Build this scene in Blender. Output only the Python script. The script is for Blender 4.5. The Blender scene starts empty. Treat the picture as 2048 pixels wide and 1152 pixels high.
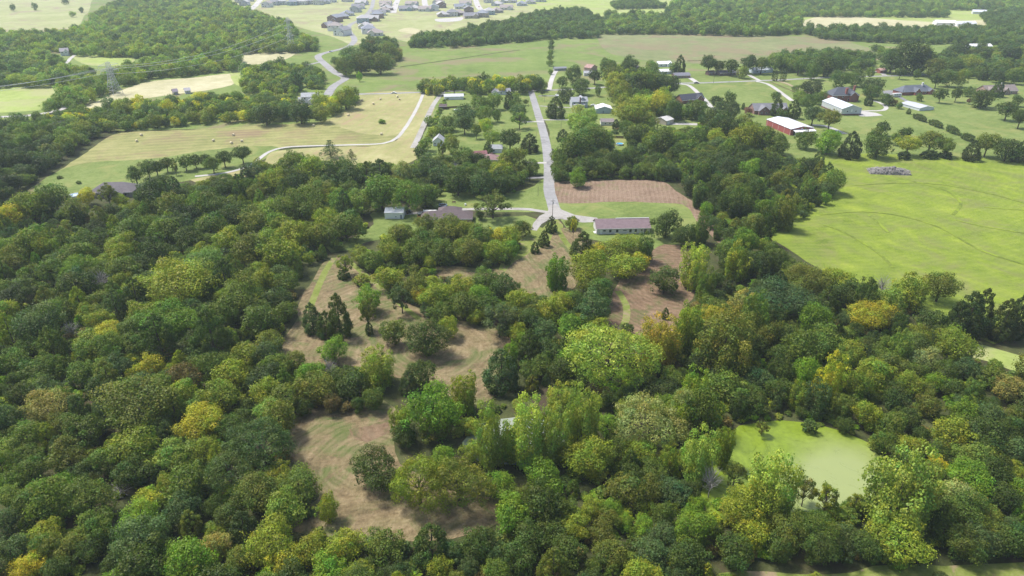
import bpy, bmesh, math, random
import numpy as np
from mathutils import Vector

R = math.radians
SC = bpy.context.scene
COL = SC.collection

# ------------------------------------------------------------------ camera, sky, sun, exposure
HAZE = 0.00011
CAM_H, PITCH, FPX = 120.0, R(27.0), 1366.0          # drone height, downward pitch, focal length in 2048-px photo pixels
cam_d = bpy.data.cameras.new("camera")
cam_d.sensor_width = 36.0
cam_d.lens = 36.0 * FPX / 2048.0
cam_d.clip_start, cam_d.clip_end = 1.0, 12000.0
cam = bpy.data.objects.new("camera", cam_d)
cam.location = (0, 0, CAM_H)
cam.rotation_euler = (R(90) - PITCH, 0, 0)
COL.objects.link(cam)
SC.camera = cam

SUN_EL, SUN_AZ = R(60), R(-62)                       # azimuth measured from +Y (away from the camera) towards +X
world = bpy.data.worlds.new("World")
SC.world = world
world.use_nodes = True
wn = world.node_tree
sky = wn.nodes.new("ShaderNodeTexSky")
sky.sky_type = 'NISHITA'
sky.sun_disc = False
sky.sun_elevation = SUN_EL
sky.sun_rotation = SUN_AZ
sky.air_density, sky.dust_density, sky.ozone_density = 1.0, 2.5, 1.0
bg = wn.nodes["Background"]
bg.inputs[1].default_value = 0.125
wn.links.new(sky.outputs[0], bg.inputs[0])
sd = bpy.data.lights.new("sun", 'SUN')
sd.energy = 3.5
sd.angle = R(10)
sd.color = (1.0, 0.96, 0.92)
sun = bpy.data.objects.new("sun", sd)
sdir = Vector((math.sin(SUN_AZ) * math.cos(SUN_EL), math.cos(SUN_AZ) * math.cos(SUN_EL), math.sin(SUN_EL)))
sun.rotation_euler = (-sdir).to_track_quat('-Z', 'Y').to_euler()
sun.location = (0, 0, 300)
COL.objects.link(sun)
vs = SC.view_settings
vs.view_transform, vs.look, vs.gamma, vs.use_curve_mapping = 'Standard', 'None', 1.0, False
vs.exposure = 0.74
SC.render.engine = 'CYCLES'
cy = SC.cycles
cy.use_denoising = True
try: cy.denoiser = 'OPENIMAGEDENOISE'
except Exception: pass
cy.max_bounces, cy.diffuse_bounces, cy.glossy_bounces = 5, 3, 2
cy.transmission_bounces, cy.volume_bounces, cy.transparent_max_bounces = 3, 1, 4
cy.sample_clamp_indirect = 4.0
cy.use_adaptive_sampling = False

# ------------------------------------------------------------------ pixel -> place
CP, SP = math.cos(PITCH), math.sin(PITCH)
def G(px, py, z=0.0):
    """point of the horizontal plane at height z seen at a photo pixel"""
    u, v = (px - 1024) / FPX, (py - 576) / FPX
    dy, dz = CP - v * SP, -SP - v * CP
    t = (z - CAM_H) / dz
    return Vector((u * t, dy * t, z))
def pix(p):
    x, y, z = p[0], p[1], p[2] - CAM_H
    zc = y * CP - z * SP
    return 1024 + FPX * x / zc, 576 - FPX * (y * SP + z * CP) / zc
def scale_at(py): return (py + 120.0) * CP / CAM_H          # photo pixels per metre on the ground
def dep_at(py): return PITCH + math.atan((py - 576) / FPX)   # depression angle

# ------------------------------------------------------------------ object helpers
def tag(o, label=None, cat=None, group=None, kind=None):
    if label: o["label"] = label
    if cat: o["category"] = cat
    if group: o["group"] = group
    if kind: o["kind"] = kind
    return o
def empty(name, loc=(0, 0, 0), rz=0.0, scale=None):
    o = bpy.data.objects.new(name, None)
    o.location = loc; o.rotation_euler = (0, 0, rz)
    if scale: o.scale = scale
    o.empty_display_size = 0.5
    COL.objects.link(o)
    return o
def link(name, me, parent=None, mat=None, color=None):
    o = bpy.data.objects.new(name, me)
    if parent is not None: o.parent = parent
    if mat is not None and not me.materials: me.materials.append(mat)
    if color is not None: o.color = (*color, 1.0)
    COL.objects.link(o)
    return o
def copy_tree(o, parent=None):
    c = o.copy(); COL.objects.link(c); c.parent = parent
    for ch in o.children: copy_tree(ch, c)
    return c

class MB:
    """collects boxes, prisms and tubes into one mesh"""
    def __init__(s): s.v, s.f = [], []
    def add(s, vs_, fs):
        n = len(s.v); s.v += [tuple(p) for p in vs_]; s.f += [tuple(i + n for i in f) for f in fs]; return s
    def box(s, x0, x1, y0, y1, z0, z1):
        return s.add([(x0,y0,z0),(x1,y0,z0),(x1,y1,z0),(x0,y1,z0),(x0,y0,z1),(x1,y0,z1),(x1,y1,z1),(x0,y1,z1)],
                     [(3,2,1,0),(4,5,6,7),(0,1,5,4),(1,2,6,5),(2,3,7,6),(3,0,4,7)])
    def loft(s, a, b, cap=True):
        n = len(a)
        fs = [(i, (i+1) % n, n + (i+1) % n, n + i) for i in range(n)]
        if cap: fs += [tuple(range(n-1, -1, -1)), tuple(range(n, 2*n))]
        return s.add(list(a) + list(b), fs)
    def tube(s, pts, rad, n=6, cap=True):
        pts = [Vector(p) for p in pts]
        if not hasattr(rad, '__len__'): rad = [rad] * len(pts)
        rings = []
        for i, p in enumerate(pts):
            d = (pts[min(i+1, len(pts)-1)] - pts[max(i-1, 0)]).normalized()
            a = d.orthogonal().normalized() if abs(d.z) > .9 else d.cross(Vector((0,0,1))).normalized()
            b = d.cross(a)
            rings.append([p + a * math.cos(2*math.pi*k/n) * rad[i] + b * math.sin(2*math.pi*k/n) * rad[i] for k in range(n)])
        base = len(s.v)
        for r in rings: s.v += [tuple(q) for q in r]
        for i in range(len(pts)-1):
            for k in range(n):
                a0 = base + i*n + k; a1 = base + i*n + (k+1) % n
                s.f.append((a0, a1, a1 + n, a0 + n))
        if cap:
            s.f.append(tuple(base + k for k in range(n-1, -1, -1)))
            e = base + (len(pts)-1)*n
            s.f.append(tuple(e + k for k in range(n)))
        return s
    def mesh(s, name):
        me = bpy.data.meshes.new(name); me.from_pydata(s.v, [], s.f); me.update(); return me
    def build(s, name, mat, parent=None, color=None):
        return link(name, s.mesh(name), parent, mat, color)

# ------------------------------------------------------------------ materials
def new_mat(name):
    m = bpy.data.materials.new(name); m.use_nodes = True
    nt = m.node_tree
    return m, nt, nt.nodes["Principled BSDF"]
def N(nt, t, **kw):
    n = nt.nodes.new(t)
    for k, v in kw.items(): setattr(n, k, v)
    return n
def L(nt, a, b): nt.links.new(a, b)
def coords(nt, scale=1.0, rot=0.0, loc=(0, 0, 0), sc3=None):
    tc = N(nt, "ShaderNodeTexCoord"); mp = N(nt, "ShaderNodeMapping")
    L(nt, tc.outputs["Object"], mp.inputs[0])
    mp.inputs["Location"].default_value = loc
    mp.inputs["Rotation"].default_value = (0, 0, rot)
    mp.inputs["Scale"].default_value = sc3 or (scale,) * 3
    return mp.outputs[0]
def noise(nt, co, scale, detail=4.0, rough=0.6, dist=0.0):
    n = N(nt, "ShaderNodeTexNoise"); L(nt, co, n.inputs["Vector"])
    n.inputs["Scale"].default_value = scale; n.inputs["Detail"].default_value = detail
    n.inputs["Roughness"].default_value = rough; n.inputs["Distortion"].default_value = dist
    return n.outputs["Fac"]
def ramp(nt, fac, stops):
    r = N(nt, "ShaderNodeValToRGB"); L(nt, fac, r.inputs[0])
    cr = r.color_ramp
    while len(cr.elements) < len(stops): cr.elements.new(0.5)
    for e, (p, c) in zip(cr.elements, stops):
        e.position = p; e.color = (*c, 1.0) if hasattr(c, '__len__') else (c, c, c, 1.0)
    return r.outputs[0]
def mix(nt, fac, a, b, mode='MIX'):
    m = N(nt, "ShaderNodeMix", data_type='RGBA', blend_type=mode)
    for i, x in ((0, fac), (6, a), (7, b)):
        if hasattr(x, 'links') or hasattr(x, 'is_linked'): L(nt, x, m.inputs[i])
        elif i == 0: m.inputs[0].default_value = x
        else: m.inputs[i].default_value = (*x, 1.0)
    return m.outputs[2]
def bump(nt, bs, h, strength=0.5, dist=0.3):
    b = N(nt, "ShaderNodeBump"); L(nt, h, b.inputs["Height"])
    b.inputs["Strength"].default_value = strength; b.inputs["Distance"].default_value = dist
    L(nt, b.outputs[0], bs.inputs["Normal"])

MAT = {}
def ground_mat(name, dark, mid, light, big=0.02, small=0.35, extra=None, exa=(0.5, 0.62), exs=0.05, stripes=None, rot=0.0,
               fine=1.6, bmp=0.4, bdist=0.4):
    """soil / grass: three tones mixed by noise of two sizes, patches of another colour, optional mower or tillage stripes"""
    m, nt, bs = new_mat(name)
    co = coords(nt)
    a = noise(nt, co, big, 6, .62, .6)
    b = noise(nt, co, small, 5, .65)
    f = noise(nt, co, fine, 3, .7)
    s = N(nt, "ShaderNodeMath", operation='MULTIPLY_ADD'); L(nt, b, s.inputs[0]); s.inputs[1].default_value = .55; 
    s2 = N(nt, "ShaderNodeMath", operation='MULTIPLY'); L(nt, a, s2.inputs[0]); s2.inputs[1].default_value = .6
    L(nt, s2.outputs[0], s.inputs[2])
    s3 = N(nt, "ShaderNodeMath", operation='MULTIPLY_ADD'); L(nt, f, s3.inputs[0]); s3.inputs[1].default_value = .42
    s4 = N(nt, "ShaderNodeMath", operation='SUBTRACT'); L(nt, s.outputs[0], s4.inputs[0]); s4.inputs[1].default_value = .28
    L(nt, s4.outputs[0], s3.inputs[2])
    c = ramp(nt, s3.outputs[0], [(.30, dark), (.50, mid), (.70, light)])
    if extra:
        e = noise(nt, coords(nt, 1, rot + .4, (31, 7, 0)), exs, 6, .68, .8)
        e = ramp(nt, e, [(exa[0], 0.0), (exa[1], 1.0)])
        c = mix(nt, e, c, extra)
    h = f
    if stripes:
        # stripes: list of (wavelength m, strength, colour, rings centre or None, distortion)
        for wl, st, scol, centre, dis in stripes:
            co2 = coords(nt, 1, rot if centre is None else 0, tuple(-q for q in centre) if centre is not None else (0, 0, 0))
            w = N(nt, "ShaderNodeTexWave", wave_type='RINGS' if centre is not None else 'BANDS')
            if centre is not None: w.rings_direction = 'Z'
            L(nt, co2, w.inputs["Vector"])
            w.inputs["Scale"].default_value = 0.314 / wl
            w.inputs["Distortion"].default_value = dis
            w.inputs["Detail"].default_value = 3.0
            w.inputs["Detail Scale"].default_value = 0.5
            br = noise(nt, co, .12, 4, .7)
            k = N(nt, "ShaderNodeMath", operation='MULTIPLY'); L(nt, w.outputs["Fac"], k.inputs[0])
            k2 = ramp(nt, br, [(.35, 0.15), (.62, 1.0)]); L(nt, k2, k.inputs[1])
            k3 = N(nt, "ShaderNodeMath", operation='MULTIPLY'); L(nt, k.outputs[0], k3.inputs[0]); k3.inputs[1].default_value = st
            c = mix(nt, k3.outputs[0], c, scol)
    L(nt, c, bs.inputs["Base Color"])
    bs.inputs["Roughness"].default_value = .95
    bs.inputs["Specular IOR Level"].default_value = .15
    bump(nt, bs, f, bmp, bdist)
    MAT[name] = m
    return m

def plain_mat(name, color=None, rough=.7, var=.12, scale=.8, metal=0.0, spec=.4, obj=False, sc3=None, bmp=0.0):
    """colour (or the object's own colour) with grain and wear"""
    m, nt, bs = new_mat(name)
    co = coords(nt, sc3=sc3) if sc3 else coords(nt)
    n = noise(nt, co, scale, 5, .65)
    n2 = noise(nt, co, scale * 9, 3, .6)
    k = ramp(nt, n, [(.25, 1 - var * 1.6), (.75, 1 + var * .6)])
    k2 = ramp(nt, n2, [(.25, 1 - var), (.75, 1 + var * .5)])
    if obj:
        oi = N(nt, "ShaderNodeObjectInfo"); base = oi.outputs["Color"]
        c = mix(nt, 1.0, base, k, 'MULTIPLY')
    else:
        c = mix(nt, 1.0, color, k, 'MULTIPLY')
    c = mix(nt, 1.0, c, k2, 'MULTIPLY')
    L(nt, c, bs.inputs["Base Color"])
    bs.inputs["Roughness"].default_value = rough
    bs.inputs["Metallic"].default_value = metal
    bs.inputs["Specular IOR Level"].default_value = spec
    if bmp: bump(nt, bs, n2, bmp, .05)
    MAT[name] = m
    return m

def foliage_mat(name, mass=False):
    m, nt, bs = new_mat(name)
    at = N(nt, "ShaderNodeAttribute", attribute_name="leaf")
    if mass: tint = N(nt, "ShaderNodeAttribute", attribute_name="tint", attribute_type='INSTANCER').outputs["Color"]
    else: tint = N(nt, "ShaderNodeObjectInfo").outputs["Color"]
    c = mix(nt, 1.0, at.outputs["Color"], tint, 'MULTIPLY')
    L(nt, c, bs.inputs["Base Color"])
    bs.inputs["Roughness"].default_value = .55
    bs.inputs["Specular IOR Level"].default_value = .25
    tr = N(nt, "ShaderNodeBsdfTranslucent")
    g = N(nt, "ShaderNodeMix", data_type='RGBA', blend_type='MULTIPLY'); g.inputs[0].default_value = 1.0
    L(nt, c, g.inputs[6]); g.inputs[7].default_value = (1.0, 1.25, .5, 1)
    L(nt, g.outputs[2], tr.inputs[0])
    ms = N(nt, "ShaderNodeMixShader"); ms.inputs[0].default_value = .36
    L(nt, bs.outputs[0], ms.inputs[1]); L(nt, tr.outputs[0], ms.inputs[2])
    L(nt, ms.outputs[0], nt.nodes["Material Output"].inputs[0])
    MAT[name] = m
foliage_mat("foliage"); foliage_mat("foliage_mass", True)

ground_mat("m_ground", (.026,.032,.012), (.052,.062,.020), (.090,.095,.036), .03, .3, (.062,.046,.028), (.5,.64), .06)
ground_mat("m_pasture", (.090,.130,.018), (.168,.226,.022), (.255,.305,.036), .03, .12, (.175,.180,.060), (.48,.68), .05,
           stripes=[(13, .45, (.110,.150,.030), (40, 150, 0), 26.0), (31, .40, (.120,.165,.035), (-60, 240, 0), 34.0), (3.5, .22, (.26,.30,.06), (120, 500, 0), 9.0)], fine=.9, bmp=.7)
ground_mat("m_lawn", (.085,.122,.028), (.132,.178,.045), (.195,.232,.075), .025, .2, (.205,.215,.070), (.52,.66), .05,
           stripes=[(4.5, .25, (.19,.24,.06), None, 1.5)], rot=.9, fine=.8)
ground_mat("m_meadow", (.090,.135,.030), (.140,.195,.045), (.200,.235,.075), .012, .08, (.190,.170,.085), (.50,.62), .018, fine=.5)
ground_mat("m_meadow_tan", (.110,.140,.050), (.160,.180,.075), (.220,.228,.108), .012, .06, (.190,.155,.090), (.48,.6), .02,
           stripes=[(11, .3, (.27,.27,.12), None, 3.0)], rot=1.5, fine=.4)
ground_mat("m_hay", (.130,.148,.048), (.205,.210,.075), (.300,.285,.120), .015, .1, (.200,.150,.085), (.52,.64), .022,
           stripes=[(7, .5, (.33,.31,.12), None, 2.5)], rot=1.35, fine=.6)
ground_mat("m_hay_pale", (.190,.190,.075), (.280,.262,.115), (.370,.340,.170), .02, .1, (.30,.22,.13), (.52,.66), .03,
           stripes=[(6, .5, (.24,.27,.08), None, 1.5)], rot=.18, fine=.6)
ground_mat("m_pale_field", (.300,.290,.150), (.400,.370,.220), (.480,.450,.290), .02, .1, fine=.5,
           stripes=[(9, .3, (.33,.33,.16), None, 2.0)], rot=1.4)
ground_mat("m_pale_green", (.185,.235,.060), (.260,.320,.085), (.330,.380,.130), .015, .1, (.30,.30,.14), (.5,.64), .02, fine=.5)
ground_mat("m_hill", (.200,.230,.085), (.280,.300,.130), (.360,.360,.190), .012, .07, (.26,.22,.14), (.52,.64), .02, fine=.4)
for _nm, _c in (("m_mown", G(862, 700)), ("m_mown_ring", G(735, 925)), ("m_mown_lane", G(560, 610))):
    ground_mat(_nm, (.075,.055,.030), (.170,.127,.066), (.280,.222,.125), .07, .35, (.090,.115,.032), (.48,.60), .09, fine=1.0, bmp=.9, bdist=.6,
           stripes=[(2.5, .38, (.310,.240,.140), (_c.x, _c.y, 0), 6.0), (6.1, .36, (.090,.105,.032), (_c.x + 3, _c.y + 2, 0), 15.0), (1.3, .2, (.33,.26,.16), (_c.x, _c.y, 0), 12.0)])
ground_mat("m_mown_red", (.088,.056,.033), (.170,.112,.067), (.258,.184,.115), .06, .5, (.105,.110,.040), (.50,.62), .12, fine=1.1, bmp=.9, bdist=.6,
           stripes=[(2.2, .55, (.275,.190,.125), (70, 236, 0), 12.0), (3.3, .45, (.095,.075,.040), (60, 260, 0), 16.0)])
ground_mat("m_tilled", (.120,.078,.050), (.205,.142,.094), (.295,.218,.150), .06, .5, (.17,.16,.075), (.54,.66), .1, fine=1.2, bmp=.9, bdist=.6,
           stripes=[(2.4, .6, (.310,.225,.160), None, 4.5), (1.1, .3, (.12,.08,.055), None, 6.0)], rot=.12)
ground_mat("m_track", (.085,.120,.020), (.125,.165,.026), (.190,.235,.035), .08, .4, (.19,.25,.025), (.46,.56), .09, fine=.9)
ground_mat("m_lane", (.100,.130,.025), (.155,.190,.040), (.215,.230,.075), .08, .5, (.24,.19,.11), (.54,.62), .12, fine=1.2)
ground_mat("m_dirt", (.20,.155,.095), (.29,.23,.15), (.38,.32,.22), .08, .5, fine=1.5)
ground_mat("m_redsoil", (.16,.09,.058), (.23,.135,.09), (.31,.20,.135), .08, .5, fine=1.5)
ground_mat("m_road", (.20,.198,.195), (.265,.262,.258), (.33,.325,.32), .05, .35, (.16,.158,.156), (.55,.7), .1, fine=2.5, bmp=.1)
ground_mat("m_gravel", (.235,.222,.20), (.31,.295,.27), (.385,.37,.345), .08, .5, (.21,.195,.15), (.55,.68), .12, fine=2.5, bmp=.3)
ground_mat("m_concrete", (.33,.315,.29), (.40,.385,.36), (.47,.455,.43), .05, .5, fine=2.0, bmp=.1)
ground_mat("m_asphalt", (.15,.15,.155), (.19,.19,.195), (.24,.24,.24), .05, .5, fine=2.0, bmp=.1)

plain_mat("paint", rough=.6, var=.07, obj=True)
plain_mat("brick", rough=.9, var=.22, scale=2.0, obj=True, bmp=.4)
plain_mat("shingle", rough=.92, var=.16, scale=.6, obj=True, sc3=(1, 1, 3), bmp=.5)
plain_mat("sheet_metal", rough=.42, var=.06, obj=True, scale=.4, spec=.5)
plain_mat("glass_dark", (.03, .035, .045), rough=.12, var=.05, spec=.7)
plain_mat("white_trim", (.75, .75, .73), rough=.5, var=.05)
plain_mat("rubber", (.02, .02, .02), rough=.8)
plain_mat("dark_metal", (.06, .06, .065), rough=.5, spec=.5)
plain_mat("galvanised", (.52, .53, .55), rough=.45, spec=.5)
plain_mat("bark", (.105, .082, .062), rough=.95, var=.3, scale=3, bmp=.6)
plain_mat("dead_wood", (.36, .34, .32), rough=.95, var=.25, scale=3)
plain_mat("pole_wood", (.20, .17, .14), rough=.9, var=.2)
plain_mat("plank", (.17, .105, .07), rough=.9, var=.25, sc3=(6, 6, .5))
plain_mat("straw", (.74, .64, .42), rough=.95, var=.25, scale=4, bmp=.6)
plain_mat("pool_water", (.10, .42, .66), rough=.12, var=.06, spec=.6)
plain_mat("pool_cover", (.45, .60, .72), rough=.35, var=.08)
plain_mat("debris", (.19, .175, .165), rough=.95, var=.35, scale=2)
plain_mat("carpaint", rough=.25, var=.02, obj=True, spec=.6)
plain_mat("cable", (.62, .63, .64), rough=.4)

def pond_mat(name, centre, rad, green, pale):
    m, nt, bs = new_mat(name)
    co = coords(nt)
    a = noise(nt, co, .09, 8, .68, 2.0)
    b = noise(nt, co, .9, 4, .7)
    c = ramp(nt, a, [(.30, tuple(q * .72 for q in green)), (.5, green), (.72, tuple(min(1, q * 1.22) for q in green))])
    c = mix(nt, ramp(nt, b, [(.42, .0), (.66, .55)]), c, tuple(q * .62 for q in green))
    # sky glare on the water, painted into the colour as a pale patch
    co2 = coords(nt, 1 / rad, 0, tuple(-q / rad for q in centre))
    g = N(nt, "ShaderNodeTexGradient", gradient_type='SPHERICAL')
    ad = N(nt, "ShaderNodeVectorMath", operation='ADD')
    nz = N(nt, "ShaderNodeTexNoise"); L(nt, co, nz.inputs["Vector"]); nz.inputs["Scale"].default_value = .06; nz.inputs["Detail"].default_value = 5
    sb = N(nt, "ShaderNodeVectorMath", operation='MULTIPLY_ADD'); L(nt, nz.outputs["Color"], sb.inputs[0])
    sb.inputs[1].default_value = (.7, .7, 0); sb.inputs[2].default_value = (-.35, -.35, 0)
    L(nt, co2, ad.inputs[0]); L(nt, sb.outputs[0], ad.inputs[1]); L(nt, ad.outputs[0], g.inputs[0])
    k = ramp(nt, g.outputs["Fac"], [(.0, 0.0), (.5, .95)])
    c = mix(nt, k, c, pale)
    L(nt, c, bs.inputs["Base Color"])
    L(nt, ramp(nt, a, [(.3, .18), (.7, .55)]), bs.inputs["Roughness"])
    bs.inputs["Specular IOR Level"].default_value = .5
    bump(nt, bs, b, .08, .05)
    MAT[name] = m

# ------------------------------------------------------------------ ground sheets
RNG = random.Random(7)
LAYER = [.012]
def lay():
    LAYER[0] += .002; return LAYER[0]
def catmull(P, closed=True, step=6.0):
    n = len(P); out = []
    for i in range(n if closed else n - 1):
        if closed: a, b, c, d = P[(i-1) % n], P[i], P[(i+1) % n], P[(i+2) % n]
        else: a, b, c, d = P[max(i-1, 0)], P[i], P[i+1], P[min(i+2, n-1)]
        k = max(1, int((c - b).length / step))
        for j in range(k):
            t = j / k
            out.append(.5 * ((2*b) + (c-a)*t + (2*a - 5*b + 4*c - d)*t*t + (3*b - a - 3*c + d)*t**3))
    if not closed: out.append(P[-1])
    return out
def sheet(name, pxs, mat, z=.03, smooth=True, jit=.5, step=5.0, label=None):
    z = lay()
    P = [G(x, y) for x, y in pxs]
    if smooth: P = catmull(P, True, step)
    P = [Vector((p.x + RNG.uniform(-jit, jit), p.y + RNG.uniform(-jit, jit) * 1.6, z)) for p in P]
    bm = bmesh.new()
    vv = [bm.verts.new(p) for p in P]
    f = bm.faces.new(vv)
    bmesh.ops.triangulate(bm, faces=[f])
    for q in bm.faces:
        if q.normal.z < 0: q.normal_flip()
    me = bpy.data.meshes.new(name); bm.to_mesh(me); bm.free()
    o = link(name, me, None, MAT[mat])
    return tag(o, label, None, None, "structure")
def strip(name, pxs, width, mat, z=.10, step=5.0, label=None, ground=None):
    z = lay()
    P = [G(x, y) for x, y in pxs] if ground is None else ground
    P = catmull(P, False, step)
    w = width if hasattr(width, '__len__') else (width, width)
    vv, ff = [], []
    for i, p in enumerate(P):
        d = (P[min(i+1, len(P)-1)] - P[max(i-1, 0)]); d.z = 0; d.normalize()
        nrm = Vector((-d.y, d.x, 0))
        ww = w[0] + (w[1] - w[0]) * i / max(1, len(P)-1)
        a = ww/2 + RNG.uniform(-.12, .12); b = ww/2 + RNG.uniform(-.12, .12)
        q = p + nrm * a; r = p - nrm * b
        vv += [(q.x, q.y, z), (r.x, r.y, z)]
        if i: ff.append((2*i-2, 2*i-1, 2*i+1, 2*i))
    me = bpy.data.meshes.new(name); me.from_pydata(vv, [], ff); me.update()
    o = link(name, me, None, MAT[mat])
    return tag(o, label, None, None, "structure")

gm = bpy.data.meshes.new("ground")
gm.from_pydata([(-3600, -300, 0), (3600, -300, 0), (3600, 4200, 0), (-3600, 4200, 0)], [], [(0, 1, 2, 3)])
tag(link("ground", gm, None, MAT["m_ground"]), "dark leaf littered ground between the trees", None, None, "structure")
# fields, far to near
sheet("meadow", [(-2600,-100),(4600,-100),(3600,230),(2048,215),(1500,260),(1100,240),(700,250),(300,260),(-1500,300)], "m_meadow", z=.015, smooth=False, label="rough grassland filling the gaps between far fields")
sheet("field", [(-600,-60),(190,-60),(182,5),(168,32),(150,56),(80,66),(0,64),(-600,70)], "m_hill", label="pale hillside field with scattered trees")
sheet("field", [(440,-60),(1130,-60),(1120,10),(1040,30),(985,50),(930,52),(870,75),(820,84),(770,72),(745,76),(715,92),(660,72),(600,55),(560,40),(505,25),(440,10)], "m_hill", label="pale grassy slope around the new housing streets")
sheet("field", [(1110,-60),(2700,-60),(2700,30),(1600,40),(1320,40),(1120,40)], "m_pale_green", label="pale green far pasture glimpsed between woods")
sheet("field", [(560,112),(640,100),(720,88),(716,78),(735,100),(690,112),(668,148),(640,135),(600,128)], "m_meadow", z=.05, label="rough verge below the housing street")
sheet("field", [(815,100),(900,91),(1000,84),(1098,78),(1096,110),(1092,140),(1050,160),(840,178),(725,190),(715,170),(735,150),(790,138)], "m_meadow", label="green meadow crossed by a dark furrow")
sheet("field", [(1108,80),(1198,75),(1194,105),(1186,130),(1110,138)], "m_meadow", label="narrow green meadow beside the hedgerow")
sheet("field", [(1202,70),(1300,66),(1420,68),(1560,72),(1700,79),(1745,102),(1770,118),(1700,122),(1500,128),(1330,125),(1260,115),(1212,102)], "m_meadow_tan", label="wide tan hay meadow beyond the road")
sheet("field", [(1705,80),(1900,84),(2300,86),(2300,104),(1960,112),(1860,100),(1780,112),(1745,98)], "m_meadow", label="green field strip beside the white barn")
sheet("field", [(1610,40),(1680,32),(1860,44),(1960,40),(1980,50),(1880,58),(1700,56),(1620,56)], "m_pale_field", z=.05, label="bright pale field before the far white barns")
sheet("field", [(1190,10),(1330,10),(1330,32),(1250,36),(1180,30)], "m_pale_green", z=.05, label="small bright green far field")
sheet("field", [(-500,170),(0,170),(122,166),(116,200),(88,218),(0,226),(-500,260)], "m_pale_green", label="bright green field under the power line")
sheet("field", [(-500,236),(0,232),(24,236),(20,268),(0,276),(-500,330)], "m_pale_green", label="small bright field left of the wood")
sheet("field", [(140,228),(190,204),(245,180),(300,163),(390,155),(472,147),(470,166),(430,178),(340,190),(240,205),(170,224)], "m_pale_field", label="pale stubble field below the lattice tower")
sheet("field", [(468,132),(560,136),(560,165),(500,172),(468,166)], "m_pale_green", label="light green paddock behind the white house")
sheet("field", [(470,106),(545,104),(590,106),(560,122),(500,130),(470,128)], "m_pale_field", label="pale field at the foot of the far lattice tower")
sheet("field", [(150,108),(255,112),(260,128),(175,130)], "m_pale_green", label="small yard of grass at the white far house")
sheet("hay_field", [(55,384),(120,340),(180,300),(235,267),(330,262),(440,256),(600,247),(640,243),(690,222),(725,187),(848,186),(822,240),(800,268),(770,290),(640,292),(560,296),(505,330),(440,350),(300,362),(180,372),(110,390)], "m_hay", label="brown and green hay field dotted with round bales")
sheet("hay_field", [(660,240),(694,222),(726,188),(842,187),(818,240),(790,270),(735,268),(690,258)], "m_hay_pale", z=.05, label="freshly cut pale hay field with round bales")
sheet("lawn", [(70,384),(110,345),(180,325),(300,318),(420,300),(520,292),(560,298),(505,330),(440,352),(300,372),(150,392)], "m_lawn", z=.05, label="green lawn below the hay field")
sheet("lawn", [(846,188),(884,188),(845,262),(832,318),(760,335),(600,335),(500,352),(430,362),(380,360),(520,330),(545,304),(650,294),(765,290),(805,265)], "m_hay_pale", z=.055, label="grass strip between the white drive and the lane")
sheet("lawn", [(886,186),(1064,184),(1074,225),(1086,265),(1095,300),(1098,345),(1030,350),(900,345),(840,320),(835,295),(868,230)], "m_lawn", label="lawn of the houses beside the straight road")
sheet("lawn", [(1072,184),(1420,150),(1420,290),(1250,300),(1110,300),(1098,262),(1085,225)], "m_lawn", label="lawn of the gardens right of the straight road")
sheet("lawn", [(1310,150),(1500,140),(2300,120),(2300,330),(2048,322),(1850,316),(1690,318),(1640,330),(1540,305),(1380,300),(1340,240)], "m_lawn", z=.045, label="wide lawns of the brick houses")
sheet("pasture", [(1530,462),(1600,428),(1636,398),(1632,352),(1632,312),(1750,308),(1900,314),(2048,318),(2400,330),(2700,700),(2100,640),(1990,690),(1930,640),(1880,650),(1800,600),(1740,585),(1650,545),(1580,500)], "m_pasture", label="bright yellow-green pasture")
sheet("lawn", [(866,384),(1034,384),(1092,356),(1090,385),(1104,424),(1075,424),(1000,424),(930,420),(870,414)], "m_lawn", label="lawn with the trampoline")
sheet("lawn", [(745,424),(860,428),(960,436),(1050,432),(1075,440),(1050,462),(960,470),(760,480),(700,500),(665,505),(650,492),(700,478),(745,450)], "m_lawn", label="yard lawn around the white shed")
sheet("lawn", [(1112,402),(1345,402),(1385,412),(1410,440),(1400,475),(1340,490),(1300,500),(1190,480),(1150,470),(1120,440),(1130,424)], "m_lawn", label="lawn around the long purple roofed building")
sheet("lawn", [(1020,462),(1064,450),(1085,455),(1112,436),(1125,450),(1118,475),(1090,500),(1050,530),(1000,545),(1010,500)], "m_lane", z=.025, label="weedy grass below the gravel turnaround")
sheet("tilled_plot", [(1106,366),(1180,363),(1260,360),(1325,364),(1360,388),(1400,412),(1350,407),(1250,404),(1122,406),(1110,390)], "m_tilled", z=.06, label="reddish tilled plot beside the road")
strip("track", [(1345,392),(1390,415),(1408,440),(1432,462),(1455,485)], (7, 9), "m_tilled", z=.075, label="tilled track running into the wood")
sheet("clearing", [(648,524),(676,515),(706,528),(742,554),(780,588),(838,615),(880,642),(940,640),(1000,662),(1030,700),(1000,740),(1000,790),(960,812),(890,795),(870,772),(790,755),(700,730),(560,735),(555,690),(590,650),(600,600),(630,555)], "m_mown", label="straw coloured mown clearing with curved swaths")
sheet("clearing", [(600,815),(680,800),(760,800),(800,820),(790,880),(800,930),(850,960),(930,985),(1000,1000),(1010,1040),(900,1082),(700,1082),(560,1060),(600,1030),(640,1000),(640,960),(575,940),(560,880)], "m_mown_ring", label="mown clearing with ring shaped swaths")
sheet("clearing", [(1005,550),(1060,505),(1095,488),(1120,455),(1160,455),(1165,500),(1160,560),(1110,600),(1060,600)], "m_mown_lane", z=.035, label="mown clearing below the gravel turnaround")
sheet("clearing", [(850,535),(940,535),(1010,540),(990,560),(860,556)], "m_mown", label="narrow mown lane between two thickets")
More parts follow.
